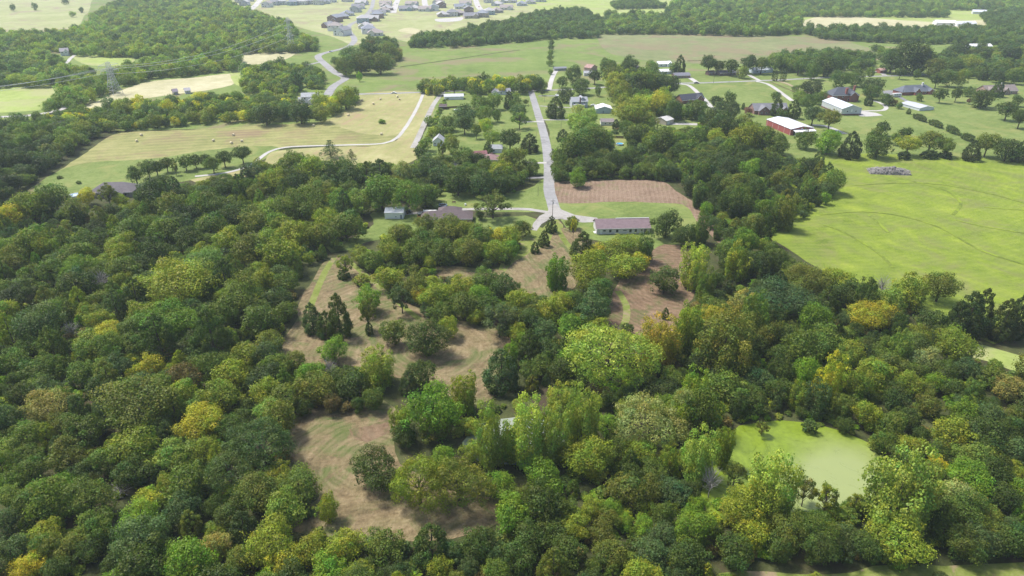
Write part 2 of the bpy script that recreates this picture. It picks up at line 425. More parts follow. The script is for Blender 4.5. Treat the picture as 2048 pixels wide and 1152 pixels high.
sheet("clearing", [(1235,570),(1270,530),(1300,505),(1330,490),(1380,500),(1400,560),(1370,620),(1350,660),(1290,668),(1200,690),(1195,640),(1225,585)], "m_mown_red", label="reddish mown clearing below the long building")
strip("grass_lane", [(668,516),(650,545),(630,590),(618,622)], 2.6, "m_lane", z=.06, label="green wheel lane through the mown clearing")
strip("grass_lane", [(700,524),(742,560),(790,600),(840,640)], 2.2, "m_lane", z=.06, label="green wheel lane behind the round maple")
strip("grass_lane", [(1236,582),(1252,610),(1252,640),(1236,668)], 2.6, "m_lane", z=.06, label="green curved lane through the red clearing")
strip("grass_lane", [(1112,452),(1128,480),(1148,505),(1165,530)], 2.6, "m_lane", z=.06, label="green lane below the gravel turnaround")
sheet("soil_patch", [(700,862),(740,850),(775,838),(778,868),(735,885),(706,878)], "m_mown_red", z=.06, label="bare red soil patch in the clearing")
sheet("lawn", [(1380,1200),(1440,1150),(1700,1142),(1800,1132),(2048,1128),(2300,1140),(2300,1260),(1560,1260)], "m_lane", label="mown strip at the foot of the wood")
# ponds
pc = G(1705, 985)
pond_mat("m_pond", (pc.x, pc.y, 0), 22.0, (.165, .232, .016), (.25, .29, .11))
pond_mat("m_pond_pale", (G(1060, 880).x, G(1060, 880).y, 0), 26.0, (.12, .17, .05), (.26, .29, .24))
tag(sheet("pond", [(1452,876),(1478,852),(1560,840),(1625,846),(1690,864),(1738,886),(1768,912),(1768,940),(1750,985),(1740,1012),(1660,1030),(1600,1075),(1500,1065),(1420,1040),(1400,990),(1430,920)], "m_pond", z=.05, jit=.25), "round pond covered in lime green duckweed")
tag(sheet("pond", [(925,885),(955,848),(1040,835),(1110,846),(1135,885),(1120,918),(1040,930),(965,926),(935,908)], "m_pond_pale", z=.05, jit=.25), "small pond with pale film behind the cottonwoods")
tag(sheet("pond", [(1930,690),(1960,688),(2030,708),(2110,735),(2060,750),(1980,725),(1935,712)], "m_pale_green", z=.07, jit=.2), "pale green pond at the pasture corner")
tag(sheet("pond", [(796,62),(812,56),(832,57),(848,66),(840,70),(815,66)], "m_pale_field", z=.08, jit=.2), "small bright basin below the new houses")
# roads and drives
strip("road", [(1060,176),(1075,225),(1086,262),(1094,300),(1098,340),(1098,378),(1104,402),(1112,428)], (5.4, 6.2), "m_road", z=.12, label="straight grey road running to the turnaround")
sheet("turnaround", [(1098,412),(1112,408),(1124,420),(1150,430),(1195,436),(1200,444),(1165,446),(1120,438),(1096,440),(1082,448),(1074,462),(1062,460),(1066,446),(1080,432),(1096,424)], "m_gravel", z=.13, jit=.25, label="gravel turnaround at the road end")
strip("driveway", [(1096,425),(1060,419),(1000,418),(930,419),(860,424),(810,428)], 3.2, "m_gravel", z=.115, label="gravel drive to the brown roofed house")
strip("road", [(660,192),(700,189),(780,187),(860,184),(960,181),(1065,181),(1140,179),(1250,172),(1340,167),(1400,166),(1480,163),(1560,160),(1640,156),(1740,153),(1900,149),(2100,146),(2400,143)], 5.0, "m_road", z=.11, label="long country road crossing behind the houses")
strip("road", [(886,184),(868,208),(852,240),(838,272),(826,296)], 4.0, "m_gravel", z=.115, label="pale lane beside the hedged gardens")
strip("driveway", [(847,186),(838,208),(822,238),(806,262),(792,277),(766,287),(700,290),(620,292),(570,295),(540,303),(518,318),(500,332),(450,346),(390,353)], 2.7, "m_concrete", z=.115, label="white curving drive beside the hay field")
strip("road", [(655,190),(668,172),(690,158),(684,152),(670,145),(652,130),(636,114),(650,106),(690,96),(706,86),(708,76),(698,62),(700,50),(722,38),(742,18),(748,-8),(752,-40)], 8.0, "m_road", z=.12, label="curving road climbing into the housing estate")
strip("road", [(-300,240),(0,234),(60,231),(112,222),(150,208),(180,198)], 6.0, "m_concrete", z=.115, label="pale road at the edge of the stubble field")
strip("road", [(470,135),(540,136),(600,132),(650,122)], 5.0, "m_road", z=.115, label="lane behind the tree belt")
strip("driveway", [(132,128),(140,118),(150,110)], 4.0, "m_concrete", z=.1, label="white drive of the far white house")
for pts, lab in (([(800,-10),(792,8),(786,26)], "pale estate street beside the grey houses"), ([(848,-10),(850,8),(858,22)], "pale estate street between gabled houses"),
                 ([(948,-10),(955,10),(962,20)], "pale estate street beside the long row"), ([(528,-10),(512,10),(500,20)], "pale estate street by the far wood")):
    strip("road", pts, 12.0, "m_concrete", z=.11, label=lab)
sheet("terrace", [(872,38),(905,36),(925,34),(922,41),(895,44),(874,43)], "m_concrete", z=.08, jit=.2, label="bare pale building plot in the estate")
for pts, w, mat, lab in (
    ([(1093,326),(1070,326),(1050,325)], 3, "m_concrete", "concrete drive of the pink roofed house"),
    ([(1092,355),(1060,356),(1030,358)], 3, "m_road", "drive beside the dark hedge"),
    ([(1088,243),(1060,244),(1040,245)], 2.6, "m_concrete", "concrete drive under the light green tree"),
    ([(1084,240),(1110,240),(1140,240)], 2.6, "m_concrete", "concrete drive opposite the lawns"),
    ([(1079,212),(1110,214),(1150,216)], 2.6, "m_gravel", "gravel drive of the grey house"),
    ([(1077,192),(1100,192),(1118,192)], 4, "m_asphalt", "asphalt drive by the white truck"),
    ([(1098,180),(1103,160),(1110,145),(1116,138)], 4.5, "m_concrete", "pale drive up to the low dark house"),
    ([(1395,166),(1380,156),(1370,152)], 5, "m_concrete", "drive beside the dark car"),
    ([(1345,168),(1375,170),(1400,190),(1428,220)], 4, "m_concrete", "pale drive past the dark roofed brick house"),
    ([(1512,163),(1535,168),(1560,184),(1584,202)], 4, "m_concrete", "wide pale drive to the grey roofed house"),
    ([(1550,161),(1575,168),(1600,180),(1630,190)], 3.4, "m_dirt", "tan drive between the clipped cypresses"),
    ([(1520,162),(1505,154),(1498,150)], 4, "m_concrete", "drive to the house behind the trees"),
    ([(1770,151),(1758,142),(1752,138)], 4.5, "m_concrete", "drive to the small red outbuilding"),
    ([(1740,200),(1760,206),(1772,214),(1766,221),(1740,222),(1718,223)], 3.4, "m_concrete", "curved drive around the grey barn"),
    ([(1770,182),(1795,192),(1820,206),(1840,214)], 3.6, "m_asphalt", "grey drive to the low grey shed"),
    ([(1625,250),(1650,252),(1690,268)], 4, "m_concrete", "concrete drive of the red barn"),
    ([(1332,248),(1370,248),(1410,250)], 6, "m_concrete", "concrete apron of the tan garage")):
    strip("driveway", pts, w, mat, z=.125, label=lab)
sheet("terrace", [(1722,224),(1752,226),(1766,231),(1720,233)], "m_concrete", z=.13, jit=.1, label="white concrete apron beside the grey barn")
sheet("terrace", [(1766,182),(1795,182),(1800,194),(1775,194)], "m_asphalt", z=.128, jit=.1, label="grey parking court by the motorhome")
strip("ditch", [(800,134),(850,127),(920,117),(980,108),(1040,100)], 2.2, "m_ground", z=.06, label="dark furrow across the green meadow")
for pts in ([(1646,450),(1676,460),(1716,480),(1761,510),(1785,535)], [(1823,362),(1886,380),(1911,395),(1921,410),(1906,430)], [(1968,415),(2010,418),(2060,421)], [(1911,440),(1961,452),(2056,468)], [(1736,430),(1756,446),(1776,465)],
            [(1700,372),(1760,368),(1830,366),(1900,372),(1990,390),(2060,410)], [(1640,430),(1720,424),(1800,432),(1880,456),(1960,500),(2050,530)]):
    strip("track", pts, (1.0, 1.6), "m_track", z=.036, step=2.0, label="faint darker wheel track curving over the bright pasture")

# ------------------------------------------------------------------ trees: leaf-spray crowns on real limbs
def rnd_dirs(rg, n):
    v = rg.normal(size=(n, 3)); return v / np.linalg.norm(v, axis=1, keepdims=True)
def unit(v): return v / np.maximum(np.linalg.norm(v, axis=-1, keepdims=True), 1e-9)
def sprays(rg, pos, nrm, size, asp=.6):
    """one kite-shaped leaf spray per position, square to nrm"""
    n = len(pos)
    t = rg.normal(size=(n, 3)); t = unit(t - nrm * np.sum(t * nrm, 1, keepdims=True))
    b = np.cross(nrm, t)
    s = size * rg.uniform(.65, 1.35, (n, 1))
    a = asp * rg.uniform(.75, 1.25, (n, 1))
    bend = nrm * s * rg.uniform(-.22, .05, (n, 1))
    return np.stack([pos - t*s*.5 + bend, pos + b*s*a*.5, pos + t*s*.5 + bend, pos - b*s*a*.5], 1)

def lobes_for(kind, rg):
    """lobe centres and radii in a box of width 1 and height 1 (x, y in -.5..+.5, z in 0..1)"""
    C, Rr = [], []
    def put(x, y, z, r): C.append((x, y, z)); Rr.append(r)
    if kind in ('round', 'oak', 'yard'):
        n = {'round': 40, 'oak': 46, 'yard': 34}[kind]
        z0 = {'round': .02, 'oak': .08, 'yard': .20}[kind]
        cz, hz = (z0 + 1) / 2, (1 - z0) / 2
        for i in range(n):
            ph = math.acos(1 - 2 * (i + .5) / n); th = i * 2.39996 + rg.uniform(-.4, .4)
            r = rg.uniform(.07, .175)
            k = rg.uniform(.58, 1.12)
            flat = .96 if kind != 'oak' else 1.05
            x = math.sin(ph) * math.cos(th); y = math.sin(ph) * math.sin(th); z = math.cos(ph)
            if z < 0: x *= 1 + .12 * z; y *= 1 + .12 * z
            put(x * (.5 - r * .8) * k * flat, y * (.5 - r * .8) * k * flat, cz + z * (hz - r * .8) * k, r)
        for i in range(7):
            put(*(rg.uniform(-.2, .2, 2)), rg.uniform(cz - .15, cz + .25), .15)
    elif kind == 'cottonwood':
        for i in range(17):
            a = i * 2.4 + rg.uniform(-.5, .5); d = .33 * math.sqrt((i + .4) / 17)
            top = rg.uniform(.60, 1.0) - d * .55
            base = rg.uniform(.10, .28)
            m = 5
            for j in range(m):
                f = j / (m - 1); z = base + (top - base) * f
                r = (.118 - .040 * f) * rg.uniform(.85, 1.2)
                put(math.cos(a) * d * (.85 + .35 * f) + rg.uniform(-.04, .04), math.sin(a) * d * (.85 + .35 * f) + rg.uniform(-.04, .04), max(r, z - r * .5), r)
    elif kind == 'willow':
        for i in range(46):
            ph = math.acos(1 - 1.55 * (i + .5) / 46); th = i * 2.39996
            r = rg.uniform(.08, .14); k = rg.uniform(.75, 1.05)
            put(math.sin(ph) * math.cos(th) * (.5 - r * .7) * k, math.sin(ph) * math.sin(th) * (.5 - r * .7) * k, .46 + math.cos(ph) * (.54 - r) * k, r)
    elif kind == 'cedar':
        n = 44
        for i in range(n):
            f = (i + .5) / n; z = .04 + .92 * f
            rad = .5 * (1 - f ** 1.9) ** .62 * (1 - .25 * max(0, .18 - f) / .18)
            r = .055 + .085 * (1 - f)
            a = i * 2.39996 + rg.uniform(-.3, .3)
            k = rg.uniform(.78, 1.08)
            put(math.cos(a) * max(0, rad - r * .7) * k, math.sin(a) * max(0, rad - r * .7) * k, z, r)
    elif kind == 'cypress':
        for i in range(24):
            f = (i + .5) / 24; rad = .5 * math.sin(math.pi * min(1, .12 + .86 * f)) ** .6
            a = i * 2.4
            put(math.cos(a) * rad * .62, math.sin(a) * rad * .62, .05 + .9 * f, .17)
    elif kind == 'pine':
        for j in range(7):
            f = j / 6; z = .22 + .70 * f; rad = .44 * (1 - f) ** .8 + .05
            m = int(9 - 6 * f)
            for i in range(m):
                a = i * 2 * math.pi / m + j * .7 + rg.uniform(-.2, .2); k = rg.uniform(.55, 1.05)
                put(math.cos(a) * rad * k, math.sin(a) * rad * k, z + rg.uniform(-.03, .03), .085 - .03 * f)
                put(math.cos(a) * rad * k * .5, math.sin(a) * rad * k * .5, z + .02, .07)
    elif kind == 'shrub':
        for i in range(26):
            ph = math.acos(1 - 1.2 * (i + .5) / 26); th = i * 2.39996
            r = rg.uniform(.10, .19); k = rg.uniform(.7, 1.1)
            put(math.sin(ph) * math.cos(th) * (.5 - r * .7) * k, math.sin(ph) * math.sin(th) * (.5 - r * .7) * k, max(r * .6, .25 + math.cos(ph) * (.75 - r) * k), r)
    elif kind == 'sparse':
        for i in range(30):
            ph = math.acos(1 - 1.7 * (i + .5) / 30); th = i * 2.39996 + rg.uniform(-.5, .5)
            r = rg.uniform(.055, .11); k = rg.uniform(.5, 1.05)
            put(math.sin(ph) * math.cos(th) * .44 * k, math.sin(ph) * math.sin(th) * .44 * k, .60 + math.cos(ph) * .36 * k, r)
    elif kind == 'dead':
        for i in range(46):
            ph = math.acos(1 - 1.5 * (i + .5) / 46); th = i * 2.39996 + rg.uniform(-.5, .5); k = rg.uniform(.55, 1.1)
            put(math.sin(ph) * math.cos(th) * .46 * k, math.sin(ph) * math.sin(th) * .46 * k, .55 + math.cos(ph) * .45 * k, .04)
    C = np.array(C)
    if kind in ('round', 'oak', 'yard', 'willow', 'shrub'):      # no two crowns share an outline
        th = np.arctan2(C[:, 1], C[:, 0]); f = 1 + .20 * np.sin(th * 2 + rg.uniform(0, 6)) + .14 * np.sin(th * 3 + rg.uniform(0, 6)) + .08 * np.sin(C[:, 2] * 9 + th * 2 + rg.uniform(0, 6))
        C[:, :2] *= f[:, None]; C[:, 2] *= 1 - .20 * (1 + np.sin(th + rg.uniform(0, 6))) * np.clip(C[:, 2] - .4, 0, 1)
    return C, np.array(Rr)

LEAF = {'round': (3600, .050), 'oak': (4200, .046), 'yard': (3000, .052), 'cottonwood': (5600, .046), 'willow': (4600, .046), 'cedar': (5600, .050),
        'cypress': (1600, .06), 'pine': (2600, .05), 'shrub': (2200, .080), 'sparse': (2200, .050), 'dead': (0, 0)}
TRUNK_MAT = {'dead': 'dead_wood'}
PROTO = {}
def proto(kind, var, lod):
    key = (kind, var, lod)
    if key in PROTO: return PROTO[key]
    rg = np.random.default_rng(sum(map(ord, kind)) * 31 + var * 101)
    C, Rr = lobes_for(kind, rg)
    nleaf, size = LEAF[kind]
    fac, sk = {-1: (2.6, .60), 0: (1.5, .80), 1: (.42, 1.48), 2: (.10, 2.75)}[lod]
    n = int(nleaf * fac)
    Q = np.zeros((0, 4, 3)); cols = np.zeros((0, 3))
    if n:
        over = 1.7
        w = Rr ** 2; w = w / w.sum()
        li = rg.choice(len(C), int(n * over), p=w)
        d = rnd_dirs(rg, len(li))
        mid = np.array([0, 0, .55])
        out = unit(C[li] - mid)
        ok = np.sum(d * unit(out * .7 + np.array([0, 0, .6])), 1) > rg.uniform(-.75, .05, len(li))
        li, d = li[ok], d[ok]
        rr = Rr[li][:, None] * np.where(rg.random((len(li), 1)) < .20, rg.uniform(1.05, 1.6, (len(li), 1)), rg.uniform(.72, 1.08, (len(li), 1)))
        P = C[li] + d * rr * (np.array([1, 1, .82]) if kind != 'pine' else np.array([1.25, 1.25, .45]))
        # drop sprays buried inside another lobe
        dist = np.linalg.norm(P[:, None, :] - C[None], axis=2) / Rr[None]
        buried = (dist < .62).any(1)
        keep = ~buried | (rg.random(len(P)) < .15)
        P, d, li = P[keep], d[keep], li[keep]
        if len(P) > n: P, d, li = P[:n], d[:n], li[:n]
        P[:, 2] = np.maximum(P[:, 2], .012)
        nr = unit(d * .75 + rg.normal(size=d.shape) * .42 + np.array([0, 0, .38]))
        if kind == 'willow': nr = unit(d + rg.normal(size=d.shape) * .35)
        Q = sprays(rg, P, nr, size * sk, {'cedar': .6, 'willow': .5, 'pine': .4}.get(kind, .72))
        lobe_c = rg.uniform(.80, 1.22, len(C))
        lobe_h = rg.normal(0, .08, len(C))
        v = lobe_c[li] * rg.uniform(.72, 1.30, len(li))
        hgt = lobe_h[li] + rg.normal(0, .07, len(li))
        cols = np.stack([v * (1 + hgt * 1.3), v, v * (1 - hgt)], 1)
    # trunk and limbs
    mb = MB()
    if lod < 2:
        bare = kind in ('sparse', 'dead')
        tr = {'sparse': .022, 'dead': .020, 'cottonwood': .026, 'shrub': .02, 'pine': .02}.get(kind, .028)
        lean = rg.uniform(-.03, .03, 2)
        top = .9 if kind in ('cedar', 'pine', 'cypress') else .62
        tk = [(0, 0, -.02), (lean[0]*.3, lean[1]*.3, top * .3), (lean[0], lean[1], top * .65), (lean[0]*1.2, lean[1]*1.2, top)]
        mb.tube(tk, [tr * 1.25, tr, tr * .72, tr * .3], 7 if lod <= 0 else 5)
        order = np.argsort(-Rr) if not bare else np.arange(len(C))
        m = {-1: 18, 0: 16, 1: 8}[lod] if not bare else len(C)
        if kind in ('cypress',): m = 0
        for i in order[:m]:
            c = C[i]; s = max(.10, min(top * .95, c[2] * rg.uniform(.42, .68)))
            st = np.array([lean[0] * s, lean[1] * s, s])
            md = st * .45 + c * .55 + np.array([0, 0, .03]) + rg.normal(0, .015, 3)
            mb.tube([st, md, c], [tr * .48, tr * .28, tr * .08], 4, False)
            if bare:
                for _ in range(3 if lod <= 0 else 1):
                    e = c + rg.normal(0, .07, 3) + np.array([0, 0, .03]); mb.tube([md, (md + e) / 2 + rg.normal(0, .012, 3), e], [tr * .2, tr * .13, tr * .05], 3, False)
    res = {'Q': Q, 'c': cols, 'trunk': None, 'crown': None}
    if mb.v:
        me = mb.mesh(kind + "_trunk"); me.materials.append(MAT[TRUNK_MAT.get(kind, 'bark')]); res['trunk'] = me
    if len(Q): res['crown'] = quad_mesh(kind + "_crown", Q, cols)
    PROTO[key] = res
    return res
def quad_mesh(name, Q, cols):
    n = len(Q)
    me = bpy.data.meshes.new(name)
    me.vertices.add(n * 4); me.vertices.foreach_set("co", Q.reshape(-1).astype(np.float32))
    me.loops.add(n * 4); me.loops.foreach_set("vertex_index", np.arange(n * 4, dtype=np.int32))
    me.polygons.add(n); me.polygons.foreach_set("loop_start", np.arange(0, n * 4, 4, dtype=np.int32))
    at = me.attributes.new("leaf", 'FLOAT_COLOR', 'FACE')
    at.data.foreach_set("color", np.concatenate([cols, np.ones((n, 1))], 1).reshape(-1).astype(np.float32))
    me.materials.append(MAT["foliage"])
    me.update(calc_edges=True)
    return me

TINT = {'d': (.036, .064, .013), 'm': (.057, .096, .017), 'v': (.075, .145, .014), 'q': (.112, .155, .019), 'y': (.200, .215, .020), 'g': (.185, .182, .027),
        'o': (.074, .102, .020), 'b': (.044, .080, .031), 'l': (.092, .148, .032), 's': (.140, .175, .075), 't': (.140, .150, .050),
        'r': (.072, .068, .028), 'k': (.026, .046, .014), 'p': (.085, .045, .050), 'c': (.145, .205, .042), 'w': (.30, .29, .28)}
CWORD = {'d': 'dark green', 'm': 'green', 'v': 'vivid green', 'q': 'yellow-green', 'y': 'yellow', 'g': 'golden yellow', 'o': 'olive green', 'b': 'blue-green', 'l': 'light green',
         's': 'silvery green', 't': 'tan leaved', 'r': 'brownish', 'k': 'blackish green', 'p': 'dull purple', 'c': 'pale lime', 'w': 'grey'}
NAMES = {'round': ('broadleaf_tree', 'bushy tree', 'tree', 1.02), 'oak': ('spreading_tree', 'spreading tree', 'tree', .84), 'yard': ('shade_tree', 'shade tree', 'tree', 1.1),
         'cottonwood': ('cottonwood_tree', 'plumed cottonwood', 'tree', 1.5), 'willow': ('willow_tree', 'drooping tree', 'tree', .95), 'cedar': ('cedar_tree', 'cedar', 'cedar', 1.45),
         'cypress': ('clipped_cypress', 'clipped cypress', 'cypress', 1.6), 'pine': ('pine_tree', 'tiered pine', 'pine', .95), 'shrub': ('shrub', 'shrub', 'shrub', .75),
         'sparse': ('thin_tree', 'open tree', 'tree', 1.15), 'dead': ('dead_tree', 'dead tree', 'dead tree', 1.2)}
TINT = {k: (min(.5, v[0] * 2.0), min(.5, v[1] * 1.72), v[2] * 1.08) for k, v in TINT.items()}
KCODE = {'R': 'round', 'O': 'oak', 'Y': 'yard', 'C': 'cottonwood', 'W': 'willow', 'K': 'cedar', 'E': 'cypress', 'P': 'pine', 'S': 'shrub', 'N': 'sparse', 'D': 'dead'}

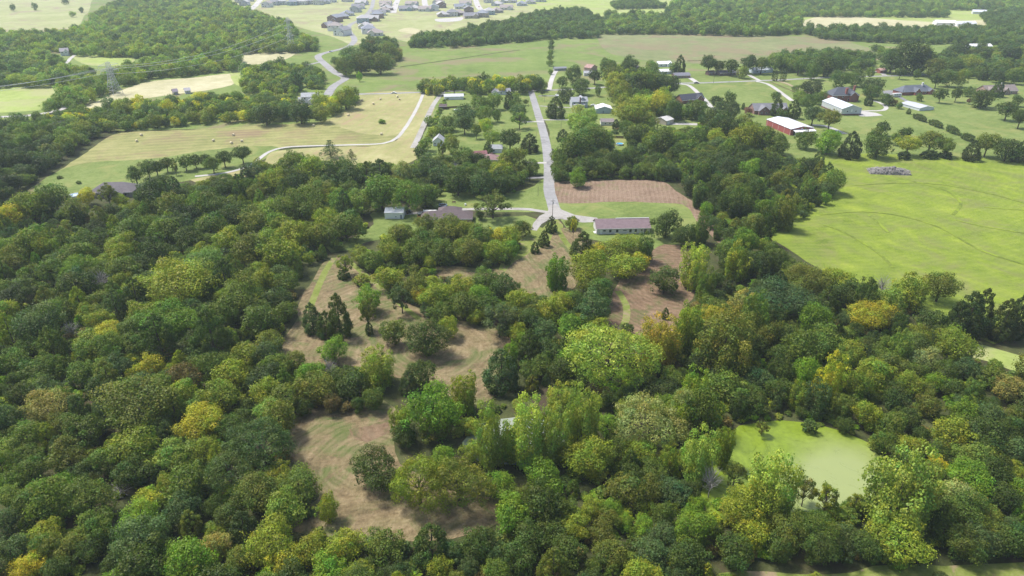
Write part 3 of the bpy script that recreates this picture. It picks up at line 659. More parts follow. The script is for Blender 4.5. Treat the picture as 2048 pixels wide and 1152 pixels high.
# explicit trees: x y width kind colour [visible height], all in photo pixels, read off the photograph
TREES = """
408 532 95 O l;352 565 125 O q;147 573 75 R d;79 647 98 R b;12 622 62 R q;481 588 92 R m;446 623 75 R m;522 559 52 R q;522 638 78 R m;337 641 100 O v;288 629 70 R q;200 600 50 R o;200 641 55 R q;217 664 55 O y;176 688 64 R l;317 676 80 K d;422 670 85 K d;381 694 66 R d;240 729 54 R b;302 729 58 R y;367 752 74 R r;273 800 152 O o;91 811 84 O t;164 746 64 R m;100 776 58 R b;26 723 64 R m;97 682 52 R l;458 752 72 R q;440 792 80 R q;403 842 88 O y;493 711 68 R q;520 887 122 W b;164 858 80 R m;138 911 78 R o;211 920 70 R m;349 911 78 R l;408 902 66 R q;458 943 98 W b;520 985 92 R o;296 1002 58 R y;279 1040 88 R v;364 1013 74 R b;273 1084 118 R b;425 1093 70 R t;176 996 100 R m;59 1002 80 R m;18 1043 66 R b;26 1096 64 R b;91 1066 64 R q;141 1093 64 R o;182 1096 64 R d;59 1131 66 R y;458 1025 64 R d;543 1078 100 R q;572 1122 74 R y;345 1110 60 R v;230 1125 60 R d;480 1120 64 R o;640 470 60 R o;590 470 70 R q;330 460 70 R m;350 450 66 R b;260 460 66 R m;240 490 60 R q;420 455 70 R m;380 480 66 R d;455 480 64 R q;310 500 60 R d;160 505 64 R m;60 480 70 R q;25 520 60 R o;100 540 60 R m;250 540 66 R m;200 560 50 D w 46;640 430 56 R q;690 450 70 R o;560 450 64 R q;500 500 80 R o;560 505 84 R q;600 410 90 R m;545 420 60 R l;510 440 66 R o;470 430 60 R d;430 410 66 R m;340 410 60 R o;300 385 66 R d;318 370 46 R d;572 562 50 R m;560 600 60 R d;540 680 56 R o;572 622 50 R m;40 790 60 R d;200 780 60 R d;330 760 50 R d;120 850 56 R o;50 870 70 R m;60 940 70 R m;120 970 60 R v;200 850 40 R k;60 690 54 R m;140 660 44 D w 40;450 555 60 K d;270 590 56 K d;230 610 50 K b;560 545 46 R b;240 980 50 D w 30;
736 597 58 R v 60;851 672 96 R d 84;788 662 52 R o 60;896 653 44 R q 52;676 630 52 K d 92;652 648 40 K d 56;738 656 16 K d 28;735 628 42 N o 66;803 600 52 N b 58;690 530 34 N q 44;687 545 24 K d 26;723 559 32 S q;623 634 42 K b 62;658 738 44 D w 48;667 697 58 R v;749 732 92 C q 88;840 745 60 R d 62;817 762 38 K b 48;1002 738 78 K b 86;1022 705 34 C v 60;999 644 82 N b 70;746 797 52 R m 50;635 775 80 R o;700 768 72 R d;570 795 74 R o;556 735 68 R m;620 745 60 R v;590 720 50 R o;867 822 112 R v 120;799 838 50 C q 60;890 818 48 R q;811 868 56 R d;873 864 74 N o 56;984 862 84 C c 150;1105 862 84 C c 130;1015 905 50 R q;1130 905 56 R q;945 900 50 R q;940 850 40 S q;1030 880 40 N c 60;930 780 60 C q 90;1050 855 105 C c 150;749 935 98 R d 84;837 962 112 W q 110;917 965 116 W o 110;655 1015 46 R q 58;597 976 98 R m 84;560 950 64 R q;530 985 82 R o;560 833 74 R o 84;1000 970 64 R v;1022 1023 78 R v;1088 956 84 R v;1040 1000 60 R m;885 920 60 R v;
1164 830 86 C c 150;1117 798 60 C c 90;1296 842 128 W s 108;1370 810 66 W s 90;1408 815 74 R m 112;1176 912 94 R q;1249 980 78 R o;1346 982 68 R b;1279 903 64 R q;1399 903 84 C c 120;1449 889 44 C q 90;1525 858 30 N o 30;1545 958 126 C c 160;1422 962 50 D w 70;1484 1015 100 R q;1390 1053 92 R v;1249 1044 42 R v;1205 1068 58 R o;1323 1073 68 R b;1152 1056 60 R q;1059 1076 80 R d;1310 940 60 R m;1340 920 46 C q 70;1230 900 60 R m;1215 850 50 R v;1470 950 50 N o 60;
1809 975 156 C c 190;1797 1082 118 R q 100;1580 1057 84 R o;1636 1069 88 R m;1690 1072 60 R b;1507 1066 76 R q;1735 1088 64 R d;1653 1002 56 N q 66;1610 985 46 N o 60;1712 1010 40 N q 44;1700 1018 40 S m;1672 1026 44 S q;1640 1036 46 S m;1725 1008 36 S b;1606 1040 44 S q;1780 849 68 R m;1823 893 62 R q;1909 867 78 R q;1873 931 48 R y;1941 961 98 R v;1923 990 78 R s;1932 1025 94 R m;1888 1057 74 R d;1961 1078 76 R b;1991 1072 60 R o;2005 996 76 R d;2030 900 70 R b;1990 930 60 R d;1620 850 26 S b 30;1560 1092 70 R d;1470 1100 80 R d;1380 1115 80 R d;1300 1110 74 R b;1220 1110 74 R o;1130 1105 78 R d;1040 1112 80 R d;960 1090 78 R d;861 1086 84 K d 84;770 1088 80 R o;690 1092 78 R q;620 1100 70 R q;1820 1092 70 R d;1640 1094 80 R d;1740 1094 70 R d;1930 1086 80 R d;2020 1080 80 R d;
1483 605 70 C t 72;1557 597 118 O b 84;1624 614 62 R b;1560 622 26 C l 50;1612 559 88 O o;1674 562 78 O q;1697 588 66 R d;1741 582 36 K d 50;1821 580 78 C q 80;1882 570 70 O o 72;1765 572 44 D w 50;1940 628 66 K k 96;1965 620 54 K k 90;1915 640 56 K k 80;2011 638 56 K k 84;2042 628 50 K k 92;1744 629 84 O y;1770 640 44 R s;1859 645 64 R d;1912 690 90 R q;1648 682 78 R m;1700 705 64 R q;1662 752 70 C y 112;1712 766 72 C q 92;1612 745 54 R v 80;1565 711 58 R m;1521 758 60 R b;1536 670 54 R o 70;1580 667 50 R o;1474 664 88 C o 116;1785 729 64 R o;1821 764 58 R q;1873 764 48 R v;1835 743 48 R m;1853 717 58 R s;1935 740 60 R b;1985 750 60 R m;2020 775 64 R t;1929 820 62 R v;1790 790 60 R d;1860 810 56 R o;1980 830 60 R b;2035 830 50 R o;1740 800 40 R d;1690 810 50 C o 60;1600 790 50 C q 60;1560 780 60 R m;1510 800 60 R d;1500 720 50 R d;1455 740 56 R b;
1113 541 52 C v 80;1182 541 88 R q;1199 578 64 R m;1188 614 74 R b 76;1240 494 84 R q 62;1166 491 52 K d 60;1190 505 56 R y 44;1290 491 42 C m 66;1250 530 76 R q 60;1280 520 40 R y;1329 560 64 R d 58;1390 526 64 C c 106;1411 566 46 C m 80;1334 446 58 R d 60;1367 470 44 R d 50;1402 453 46 C m 72;1317 675 94 C g 112;1376 650 66 C q 112;1428 635 54 C g 70;1455 685 124 C o 140;1223 705 158 W c 140;1331 626 16 K d 24;1255 658 28 R d 28;1103 448 24 K d 34;1144 444 28 R o 30;1147 456 16 N y 44;1088 476 24 K d 34;1070 494 20 K d 24;1044 455 40 R o;1020 470 50 R q;1000 470 44 R y;960 470 54 R m;930 460 50 R q;890 460 60 R o;850 480 60 R m;800 470 60 R o;780 500 56 R q;830 505 60 R m;880 500 60 R m;940 500 66 R o;990 500 56 R q;1020 495 40 R v;720 510 44 R q;745 520 50 R m;905 445 40 R o;850 445 44 R o;960 430 20 R d;
780 555 60 R q;830 570 60 R o;870 590 66 R q;920 575 60 R q;970 560 60 R m;1010 575 60 R d;930 610 66 R o;880 625 50 R m;970 610 54 R m;1040 600 56 R q;1060 640 60 R d;1100 620 60 R q;1130 600 50 R q;1090 660 56 R b;1140 650 60 R v;1100 700 60 R d;1160 690 54 R b;1060 690 56 K d 70;1120 740 60 R d;1060 740 50 R m;840 590 40 R g;1150 600 50 R m;
813 391 64 W l 76;762 382 84 R l;850 388 52 R m;722 402 58 R l;985 410 76 N o 58;1158 355 38 R v 40;915 362 60 R d;960 365 60 R b;1005 362 54 R d;1030 360 30 R d;880 350 50 R b;940 345 50 R m;1060 345 24 Y d 34;700 350 60 R d;760 345 60 K d 56;800 345 50 R s;660 345 60 R d;860 335 60 R b;620 340 66 R q;580 330 60 R m;590 360 60 R d;550 360 60 R q;640 380 60 R o;700 380 50 R m;680 400 50 R v;
270 350 38 Y d;295 337 36 Y m;312 335 34 Y d;332 328 32 Y m;350 338 16 N o 26;370 325 32 Y m;390 322 28 Y d;410 320 28 Y d;425 329 34 Y m;447 316 36 Y d;484 308 36 Y d;660 297 44 P b 36;702 308 20 P d 20;215 390 36 N o 50;172 392 40 R y;97 395 72 R m;60 410 70 R q;20 430 60 R y;150 420 50 R o;240 400 30 R q;225 425 40 R d;764 242 14 S v 10;119 354 10 S m 7;157 364 10 S m 7;
845 172 20 Y m;851 166 24 R o;867 166 24 R q;908 172 28 Y m 32;929 164 26 R m;890 166 24 R o;954 177 24 K m 36;978 177 20 Y l;1000 165 26 R m;1020 162 26 R q;1043 174 28 R d;1075 165 34 R d 34;1060 160 30 R m;957 205 36 R m;978 208 28 R m;989 201 36 R m;1018 199 22 K d 36;1031 208 28 R d;1031 191 18 R m;929 227 48 R b;967 227 38 R m;1037 221 36 R b;1039 240 40 N l 36;993 229 20 R d 30;971 249 30 R q 36;929 249 42 Y d 40;953 262 20 Y m 32;897 244 36 R d;882 260 26 R m;900 261 22 R m;867 262 26 R q;858 240 22 R m;986 276 36 Y l;1020 279 52 Y d 50;1059 285 38 K k 38;903 285 38 R o 44;885 300 22 N o 40;851 287 30 R m;840 305 30 R d;976 294 20 K d 26;1051 204 11 Y d 14;929 316 52 R m;957 321 42 R d;1023 318 62 R o;1064 332 34 R m;890 322 40 R m;880 330 36 R o;1000 340 50 R q;
1103 85 13 R d;1102 95 14 R d;1101 105 14 R m;1100 115 14 R d;1100 125 14 R m;1101 143 12 R m;1111 214 40 K d 42;1133 189 34 R k 32;1162 172 40 R d 36;1147 148 38 R d;1124 162 26 R d;1190 153 29 Y d 32;1085 185 11 Y d 13;1196 181 15 R d 24;1216 133 42 R d;1227 148 46 R o;1232 165 52 R q;1240 187 52 R q;1260 129 38 R d;1269 167 54 R d;1304 134 32 R m;1294 161 62 R m;1333 167 52 R b;1360 129 24 K d 38;1348 136 22 R m;1316 203 50 R y;1326 192 42 R q;1348 217 38 R d 50;1324 217 30 R d;1291 207 42 R q;1252 209 46 R q;1263 226 74 O q;1294 239 44 R o;1177 232 40 R l;1148 240 32 R l;1157 217 24 R s;1126 270 27 K k 24;1172 261 58 R l;1191 276 62 R m;1154 289 72 R m;1232 248 15 K k 20;1254 253 32 R d;1274 267 54 R d 48;1326 279 64 R m;1230 262 14 S b;
1418 127 38 Y d;1438 133 28 Y d;1464 133 34 Y d;1486 144 25 R o;1499 127 36 Y d;1524 129 34 Y m;1550 122 42 R m;1599 130 36 Y m;1628 141 32 R d 37;1550 151 14 E k 21;1567 151 15 E k 22;1652 126 52 R d;1680 124 42 R d;1592 176 15 R d;1624 174 44 R k 34;1552 191 20 R d;1460 194 25 R d 27;1433 202 28 R k;1446 210 26 R k;1464 219 40 R k;1487 212 8 K d 14;1497 222 20 R p 20;1555 213 28 K d 36;1588 218 30 K d 38;1600 193 32 R m;1619 202 34 R d;1642 194 30 R d;1627 229 42 Y b 44;1661 238 42 Y o 48;1563 227 22 R d;1396 216 46 R m;1427 235 54 R d;1446 251 62 R d;1486 251 54 R o;1432 274 44 R q;1394 274 44 R d;1492 274 64 R q;1528 274 58 R m;1574 124 34 R m;
1556 286 48 R m;1611 277 42 R d;1658 282 56 R v 54;1703 289 45 K k 54;1758 285 60 R m 60;1766 256 29 Y d 30;1811 267 29 Y d 32;1793 277 21 Y m 28;1818 290 50 Y q 44;1808 309 24 S k 18;1863 282 52 Y o 54;1860 307 26 S k 20;1893 293 37 Y m 42;1892 309 22 S k 16;1946 300 35 K k 42;1976 287 44 Y o 54;2016 297 52 R d 52;2042 302 34 K k 42;
1681 157 42 R d 38;1712 155 36 R d;1742 144 19 R m 26;1745 171 46 R k 38;1746 182 36 R d 34;1738 199 18 K d 24;1801 146 20 Y d 25;1834 147 17 R d 22;1874 160 26 Y d 34;1896 154 38 R d;1924 154 31 R o 40;1882 190 25 Y d 32;1914 188 23 Y d 32;1840 194 16 R d;1938 202 10 Y p 13;1937 182 22 R d;1966 195 52 R d 42;1998 176 24 K d;2036 200 26 R d;2016 220 40 Y d 42;2042 235 34 Y d 44;1773 197 26 R d;1787 204 17 S r;1799 210 15 R b;1818 222 9 K d 12;1841 233 34 S d 12;1873 245 36 S d 12;1906 258 36 S d 13;1937 273 36 S d 14;
1818 110 72 R d;1786 120 52 R d;1846 117 62 R d;1918 98 46 R k 38;1958 108 48 R k 30;2023 108 46 R k 34;1873 132 46 R o;1911 130 32 R d;1946 125 38 R o;1968 147 19 K d 26;2001 150 34 R k 30;1996 122 26 R b;2034 150 36 R d;1736 112 26 R d;1753 95 26 R d 14;1768 107 32 R m;
25 14 13 R d 15;69 12 11 R d 17;162 19 10 R d 12;145 28 14 R l 12;130 2 14 R d;590 160 30 K b 44;690 128 46 R o;720 122 50 R o;760 122 50 R o;740 105 50 R d;700 108 40 R b;775 100 40 R o;719 152 12 R v 22;640 200 40 R q;690 195 46 R q;600 222 50 R d;640 225 40 R o;560 215 40 R d;530 225 50 R d;
"""
# woods filled between the trees above: polygon in photo pixels at crown height, spacing in metres, crown width range, kinds, colours, landmark phrase
ZONES = [
 ("m", [(-80,400),(60,405),(200,440),(270,400),(300,370),(340,385),(430,360),(520,335),(600,320),(700,325),(760,350),(720,385),(700,430),(735,455),(700,480),(650,495),(608,520),(600,545),(580,600),(568,640),(552,690),(565,725),(620,735),(600,800),(565,850),(575,920),(560,940),(640,970),(635,1020),(590,1050),(400,1060),(-80,1060)], 7.4, (6, 12), "RRRROKKW", "dmmmmoqqvbbklqdm", "in the dense wood beside the mown clearing"),
 ("m", [(-80,1060),(590,1060),(700,1082),(1000,1085),(1700,1075),(2120,1060),(2120,1180),(1900,1165),(1740,1135),(1560,1190),(-80,1200)], 7.0, (6, 11), "RRRRRKO", "ddmmvbooqk", "in the wood edge along the mown strip"),
 ("m", [(1360,340),(1430,300),(1560,310),(1640,325),(1675,375),(1640,405),(1570,438),(1520,462),(1560,515),(1650,550),(1740,575),(1790,605),(1880,660),(1940,715),(2048,740),(2120,740),(2120,1060),(1900,1090),(1760,1080),(1770,1020),(1790,930),(1750,880),(1690,840),(1560,815),(1460,830),(1440,880),(1380,960),(1130,960),(1150,880),(1130,800),(1120,740),(1240,690),(1360,670),(1370,620),(1420,590),(1455,490),(1400,400)], 7.2, (6, 12), "RRRRRKOC", "dddmmbbvoqkld", "in the wood between the ponds and the pasture"),
 ("m", [(1110,300),(1200,275),(1300,290),(1400,265),(1560,310),(1470,330),(1400,350),(1330,345),(1230,338),(1112,350)], 7.0, (7, 12), "RRRRO", "dddmdmbo", "in the dark wood above the tilled plot"),
 ("m", [(1120,960),(1400,960),(1440,1000),(1700,1030),(1750,1075),(1000,1080),(1000,1000)], 7.0, (6, 10), "RRRRS", "dmvoqb", "in the thicket below the duckweed pond"),
 ("m", [(720,500),(760,470),(850,445),(950,455),(1040,465),(1030,500),(1000,520),(900,530),(820,530),(740,530)], 6.0, (5, 8), "RRRS", "mvoqdm", "in the thicket below the brown roofed house"),
 ("m", [(770,560),(850,555),(960,550),(1040,575),(1090,600),(1190,600),(1210,650),(1160,740),(1060,755),(1035,700),(960,635),(860,620),(800,600)], 6.2, (5, 9), "RRRRK", "dmmoqbv", "in the thicket between the two clearings"),
 ("m", [(600,740),(700,740),(760,760),(740,800),(690,805),(600,820),(560,830),(550,760)], 6.2, (5, 9), "RRR", "domrq", "in the dark thicket between the clearings"),
 ("m", [(720,330),(860,325),(1060,335),(1030,370),(870,378),(860,395),(700,385),(690,345)], 7.0, (6, 10), "RRRO", "dmbold", "in the tree belt behind the white shed"),
 ("m", [(1215,125),(1320,148),(1345,172),(1300,196),(1400,222),(1500,250),(1570,292),(1400,280),(1250,290),(1130,300),(1150,275),(1230,262),(1262,225),(1235,190),(1215,150)], 7.5, (7, 12), "RRRRO", "ddmmoqq", "in the belt above the dark wood"),
 ("f", [(-80,250),(30,245),(110,244),(205,250),(180,268),(130,300),(88,332),(35,368),(0,385),(-80,395)], 8.5, (8, 14), "RRRO", "dmobdk", ""),
 ("f", [(20,246),(120,234),(230,212),(330,204),(430,198),(500,192),(560,188),(650,194),(712,188),(695,208),(655,224),(560,230),(400,236),(250,248),(100,254)], 8.0, (8, 13), "RRRRO", "dmmooqby", ""),
 ("f", [(95,215),(120,190),(190,160),(260,130),(330,112),(430,105),(478,112),(478,132),(400,140),(300,149),(240,166),(185,190),(135,210)], 8.5, (8, 13), "RRRO", "dmmoql", ""),
 ("f", [(-200,95),(0,95),(90,100),(110,115),(130,135),(190,140),(180,160),(120,165),(0,165),(-300,170)], 9, (9, 14), "RRRO", "dmoqlb", ""),
 ("f", [(-300,70),(0,62),(90,66),(170,55),(200,25),(240,0),(300,-20),(420,-20),(470,12),(520,30),(580,48),(600,70),(660,92),(590,98),(480,100),(380,100),(280,108),(160,106),(110,96),(0,96)], 9.0, (9, 14), "RRRRO", "dmbmoqlqol", ""),
 ("f", [(480,145),(560,125),(640,140),(668,165),(650,185),(560,180),(490,178)], 8.5, (8, 13), "RRRO", "dmoqb", ""),
 ("f", [(665,108),(700,88),(745,80),(790,82),(800,110),(780,128),(700,135),(676,135)], 8.5, (8, 13), "RRRO", "dorbd", ""),
 ("f", [(815,88),(830,72),(900,68),(1000,46),(1080,24),(1160,18),(1215,45),(1200,68),(1100,72),(1000,80),(900,88)], 8.5, (9, 14), "RRRO", "dddbm", ""),
 ("f", [(1205,62),(1215,30),(1330,30),(1360,-10),(1420,-20),(2200,-25),(2200,20),(1880,15),(1900,30),(1600,28),(1600,62),(1500,66),(1350,62)], 9.5, (9, 15), "RRRO", "dmbmlo", ""),
 ("f", [(1600,58),(1720,55),(1860,58),(1960,56),(2200,45),(2200,80),(1960,82),(1800,80),(1650,72)], 9.0, (9, 14), "RRRO", "ddbm", ""),
 ("f", [(1220,4),(1300,0),(1330,12),(1230,14)], 9.0, (9, 13), "RR", "dm", ""),
 ("f", [(1960,25),(2200,20),(2200,50),(1980,48)], 9.0, (9, 14), "RRO", "ddb", ""),
 ("f", [(1890,100),(2200,90),(2200,160),(1980,150),(1880,140),(1860,120)], 9.5, (8, 13), "RRRO", "ddbok", ""),
 ("f", [(1560,110),(1660,100),(1750,112),(1740,130),(1640,140),(1560,135)], 9.0, (8, 12), "RRRO", "ddbm", ""),
 ("f", [(838,168),(900,158),(1060,158),(1095,170),(1000,178),(850,180)], 7.5, (7, 11), "RRR", "moqyd", ""),
]
rt = random.Random(11)
def tree_size(px, py, w, kind, hpx=None):
    hr = NAMES[kind][3]
    s = scale_at(py); W = w / s; H = W * hr
    for _ in range(4):
        z = .5 * H
        g = G(px, py, z)
        zc = g.y * CP - (z - CAM_H) * SP
        s = FPX / zc
        W = w / s
        if hpx:
            d = dep_at(py)
            H = math.sqrt(max((hpx / s) ** 2 - (W * .8 * math.sin(d)) ** 2, (.45 * W) ** 2)) / math.cos(d)
        else: H = W * hr
    return g.x, g.y, W, H, s
placed = []      # x, y, W, H, kind, col, s, explicit, phrase
for item in TREES.replace("\n", "").split(";"):
    t = item.split()
    if len(t) < 5: continue
    k = KCODE[t[3]]
    x, y, W, H, s = tree_size(float(t[0]), float(t[1]), float(t[2]), k, float(t[5]) if len(t) > 5 else None)
    placed.append([x, y, W * rt.uniform(.98, 1.06), H, k, t[4], s, True, ""])
def inside(poly, x, y):
    c = False; n = len(poly); j = n - 1
    for i in range(n):
        xi, yi = poly[i]; xj, yj = poly[j]
        if (yi > y) != (yj > y) and x < (xj - xi) * (y - yi) / (yj - yi) + xi: c = not c
        j = i
    return c
far = []
# open ground, water and buildings that the photograph shows unobstructed: filled trees keep clear of these views
OPEN = [(600,182,640,207),(180,362,262,393),(765,408,808,440),(843,417,945,440),(1190,436,1300,470),(610,535,695,615),(585,690,640,708),(690,645,780,722),(905,662,978,770),(700,560,722,620),
 (590,838,775,900),(580,900,692,940),(650,940,706,1050),(700,985,765,1062),(760,1012,880,1060),(900,1030,985,1048),(1020,540,1092,580),(1060,508,1100,540),(1120,455,1160,500),(1292,508,1352,545),(1232,575,1345,652),
 (1465,854,1640,950),(1640,884,1735,950),(1600,950,1735,1000),(1950,690,2020,716),(655,150,692,186),(640,95,720,112),(690,470,760,498),(1440,1138,2048,1152),(890,186,930,200),(865,268,888,292),(880,535,960,548),(1015,868,1040,898),(1304,228,1342,252),(1195,232,1235,252),(1188,206,1226,228),(1228,268,1250,294),(1364,186,1410,206),(1342,243,1395,252),(1143,192,1178,216),(1352,150,1430,200)]
def blocks_view(x, y, W, H):
    bx, by = pix((x, y, 0)); tx, ty = pix((x, y, H * .97))
    s = FPX / (y * CP + CAM_H * SP); hw = W * s * .46
    for (x0, y0, x1, y1) in OPEN:
        if bx + hw > x0 and bx - hw < x1 and ty < y1 and by + hw * .4 > y0: 
            return True
    return False
grid = {}
def gput(x, y, w): grid.setdefault((int(x // 12), int(y // 12)), []).append((x, y, w))
def gclash(x, y, w, k):
    i, j = int(x // 12), int(y // 12)
    for a in (-1, 0, 1):
        for b in (-1, 0, 1):
            for (qx, qy, qw) in grid.get((i + a, j + b), ()):
                if math.hypot(qx - x, qy - y) < k * (qw + w) * .5: return True
    return False
for p in placed: gput(p[0], p[1], p[2])
for typ, poly, sp, (w0, w1), kinds, cols, phrase in ZONES:
    gp = [G(x, y, 5.0) for x, y in poly]
    pg = [(q.x, q.y) for q in gp]
    x0, x1 = min(q[0] for q in pg), max(q[0] for q in pg)
    y0, y1 = min(q[1] for q in pg), max(q[1] for q in pg)
    tries = int((x1 - x0) * (y1 - y0) / (sp * sp) * 5)
    for _ in range(tries):
        x, y = rt.uniform(x0, x1), rt.uniform(y0, y1)
        if not inside(pg, x, y): continue
        W = w0 * .72 + (w1 * 1.08 - w0 * .72) * rt.random() ** 1.25
        if gclash(x, y, W, .57): continue
        zc = y * CP + CAM_H * SP
        if abs(x) > zc * .80: continue
        k = KCODE[rt.choice(kinds)]
        if k == 'cedar': W *= .72
        if k == 'shrub': W *= .6
        H = W * NAMES[k][3] * rt.uniform(.85, 1.2)
        if blocks_view(x, y, W, H): continue
        c = rt.choice(cols)
        gput(x, y, W)
        rec = [x, y, W, H, k, c, FPX / zc, False, phrase]
        (placed if typ == "m" else far).append(rec)
LANDMARKS = [(1245,455,"purple roofed building"),(788,430,"white metal shed"),(890,432,"brown roofed house"),(886,408,"trampoline"),(1590,265,"red barn"),(1690,225,"grey metal barn"),
 (1833,188,"brick ranch house"),(1843,218,"low grey shed"),(1690,198,"two chimney house"),(1525,225,"grey brick house"),(1386,200,"dark brick house"),(1318,248,"tan garage"),
 (1207,224,"blue outbuilding"),(1160,213,"grey house"),(1216,250,"white garden house"),(1239,287,"blue pool"),(876,292,"white gabled cottage"),(908,198,"long white garage"),(622,203,"white hedge house"),
 (220,385,"grey hipped house"),(152,388,"round covered pool"),(1778,345,"grey debris pile"),(1994,185,"tan roofed house"),(1230,385,"reddish tilled plot"),(1098,330,"straight grey road"),(1620,930,"duckweed pond"),
 (1050,890,"small pale pond"),(1985,708,"corner pond"),(700,1000,"ring clearing"),(880,740,"straw clearing"),(680,590,"green wheel lane"),(1280,620,"red mown clearing"),(1080,530,"turnaround clearing"),
 (1850,420,"bright pasture"),(1650,500,"pasture edge"),(1103,110,"field hedgerow"),(640,260,"hay field"),(400,335,"white curving drive"),(1270,110,"wide tan meadow"),(900,130,"green meadow"),(1940,260,"long hedge"),
 (60,30,"pale hillside field"),(225,190,"near lattice tower"),(584,103,"far lattice tower"),(700,60,"housing estate"),(1500,150,"country road"),(985,185,"bungalow"),(970,315,"pink roofed house"),(850,240,"pale lane")]
LG = [(G(a, b), n) for a, b, n in LANDMARKS]
def near_phrase(x, y, phrase):
    q = sorted(LG, key=lambda t: (t[0].x - x) ** 2 + (t[0].y - y) ** 2)[:2]
    d = [math.hypot(t[0].x - x, t[0].y - y) for t in q]
    if d[0] < 11: return "close beside the " + q[0][1]
    if d[1] < 3.2 * d[0]: return f"between the {q[0][1]} and the {q[1][1]}"
    return "near the " + q[0][1]
_h = G(1937, 273) - G(1841, 233); HEDGE_ROT = math.atan2(_h.y, _h.x)
# of each kind the 300 that show largest stay individuals, the rest join the far woods
bykind = {}
for p in placed: bykind.setdefault(p[4], []).append(p)
indiv = []
for k, lst in bykind.items():
    lst.sort(key=lambda p: (not p[7], -p[2] * p[6]))
    indiv += lst[:300]; far += lst[300:]
def base_label(t):
    x, y, W, H, k, c = t[:6]
    size = "small" if W < 5 else ("large" if W > 12.5 else "midsize")
    if H > W * NAMES[k][3] * 1.1: size += " tall"
    elif H < W * NAMES[k][3] * .92: size += " low"
    return f"{size} {CWORD[c]} {NAMES[k][1]}"
LABEL, cnt = [], {}
for t in indiv:
    l = base_label(t) + " " + near_phrase(t[0], t[1], t[8]); LABEL.append(l); cnt[l] = cnt.get(l, 0) + 1
XY = np.array([[t[0], t[1]] for t in indiv])
for i, t in enumerate(indiv):              # look-alikes are told apart by the tree they stand against
    if cnt[LABEL[i]] < 2: continue
    d = np.hypot(XY[:, 0] - t[0], XY[:, 1] - t[1])
    lm = min(LG, key=lambda q: (q[0].x - t[0]) ** 2 + (q[0].y - t[1]) ** 2)[1]
    for j in np.argsort(d)[1:6]:
        o = indiv[j]
        if (o[4], o[5]) == (t[4], t[5]): continue
        l = f"{base_label(t)} near the {lm} beside {'an' if CWORD[o[5]][0] == 'o' else 'a'} {CWORD[o[5]]} {NAMES[o[4]][1]}"
        if len(l.replace('-', ' ').split()) <= 16 and l not in cnt:
            cnt[LABEL[i]] -= 1; LABEL[i] = l; cnt[l] = 1
            break
for (x, y, W, H, k, c, s, ex, phrase), lab in zip(indiv, LABEL):
    wpx = W * s * .5
    lod = -1 if wpx > 42 else (0 if wpx > 17 else 1)
    nv = {'round': 16, 'oak': 6, 'yard': 4, 'cottonwood': 5, 'cedar': 4, 'willow': 3, 'shrub': 3, 'sparse': 4, 'dead': 2}.get(k, 1)
    pr = proto(k, rt.randrange(nv), lod)
    name, word, cat, _ = NAMES[k]
    root = empty(name, (x, y, 0), rt.uniform(0, 6.28), (W, W, H))
    tag(root, lab, cat, ("shrubs " if cat == 'shrub' else "trees ") + near_phrase(x, y, phrase))
    if k == 'shrub' and H < W * .5:    # hedge lengths run along the garden boundary
        root.rotation_euler = (0, 0, HEDGE_ROT); root.scale = (W * 1.15, W * .34, H)
    if pr['trunk']: link("trunk", pr['trunk'], root)
    if pr['crown']:
        t = TINT[c]; j = rt.uniform(.84, 1.18); h = rt.uniform(-.08, .08)
        link("crown", pr['crown'], root, None, (t[0] * j * (1 + h), t[1] * j, t[2] * j * (1 - h)))
FORMS = bpy.data.collections.new("tree_forms")      # crown shapes for the uncountable woods, instanced on points
FORM_I = {}
def form(k, var, lod):
    key = (k, var, lod)
    if key not in FORM_I:
        me = proto(k, var, lod)['crown'].copy(); me.materials.clear(); me.materials.append(MAT["foliage_mass"])
        o = bpy.data.objects.new("tree_form_%03d" % len(FORM_I), me); FORMS.objects.link(o)
        FORM_I[key] = len(FORM_I)
    return FORM_I[key]
def mass_nodes():
    ng = bpy.data.node_groups.new("woodland_mass", 'GeometryNodeTree')
    ng.interface.new_socket("Geometry", in_out='INPUT', socket_type='NodeSocketGeometry')
    ng.interface.new_socket("Geometry", in_out='OUTPUT', socket_type='NodeSocketGeometry')
    nd = ng.nodes
    gi, go = nd.new("NodeGroupInput"), nd.new("NodeGroupOutput")
    ci = nd.new("GeometryNodeCollectionInfo"); ci.inputs["Collection"].default_value = FORMS
    ci.inputs["Separate Children"].default_value = True; ci.inputs["Reset Children"].default_value = True
    ip = nd.new("GeometryNodeInstanceOnPoints"); ip.inputs["Pick Instance"].default_value = True
    def attr(nm, ty):
        n = nd.new("GeometryNodeInputNamedAttribute"); n.data_type = ty; n.inputs["Name"].default_value = nm
        return n.outputs["Attribute"]
    ng.links.new(gi.outputs[0], ip.inputs["Points"]); ng.links.new(ci.outputs[0], ip.inputs["Instance"])
    ng.links.new(attr("form", 'INT'), ip.inputs["Instance Index"])
    e = nd.new("FunctionNodeEulerToRotation"); ng.links.new(attr("turn", 'FLOAT_VECTOR'), e.inputs[0]); ng.links.new(e.outputs[0], ip.inputs["Rotation"])
    ng.links.new(attr("size", 'FLOAT_VECTOR'), ip.inputs["Scale"])
    ng.links.new(ip.outputs[0], go.inputs[0])
    return ng
MASS = mass_nodes()
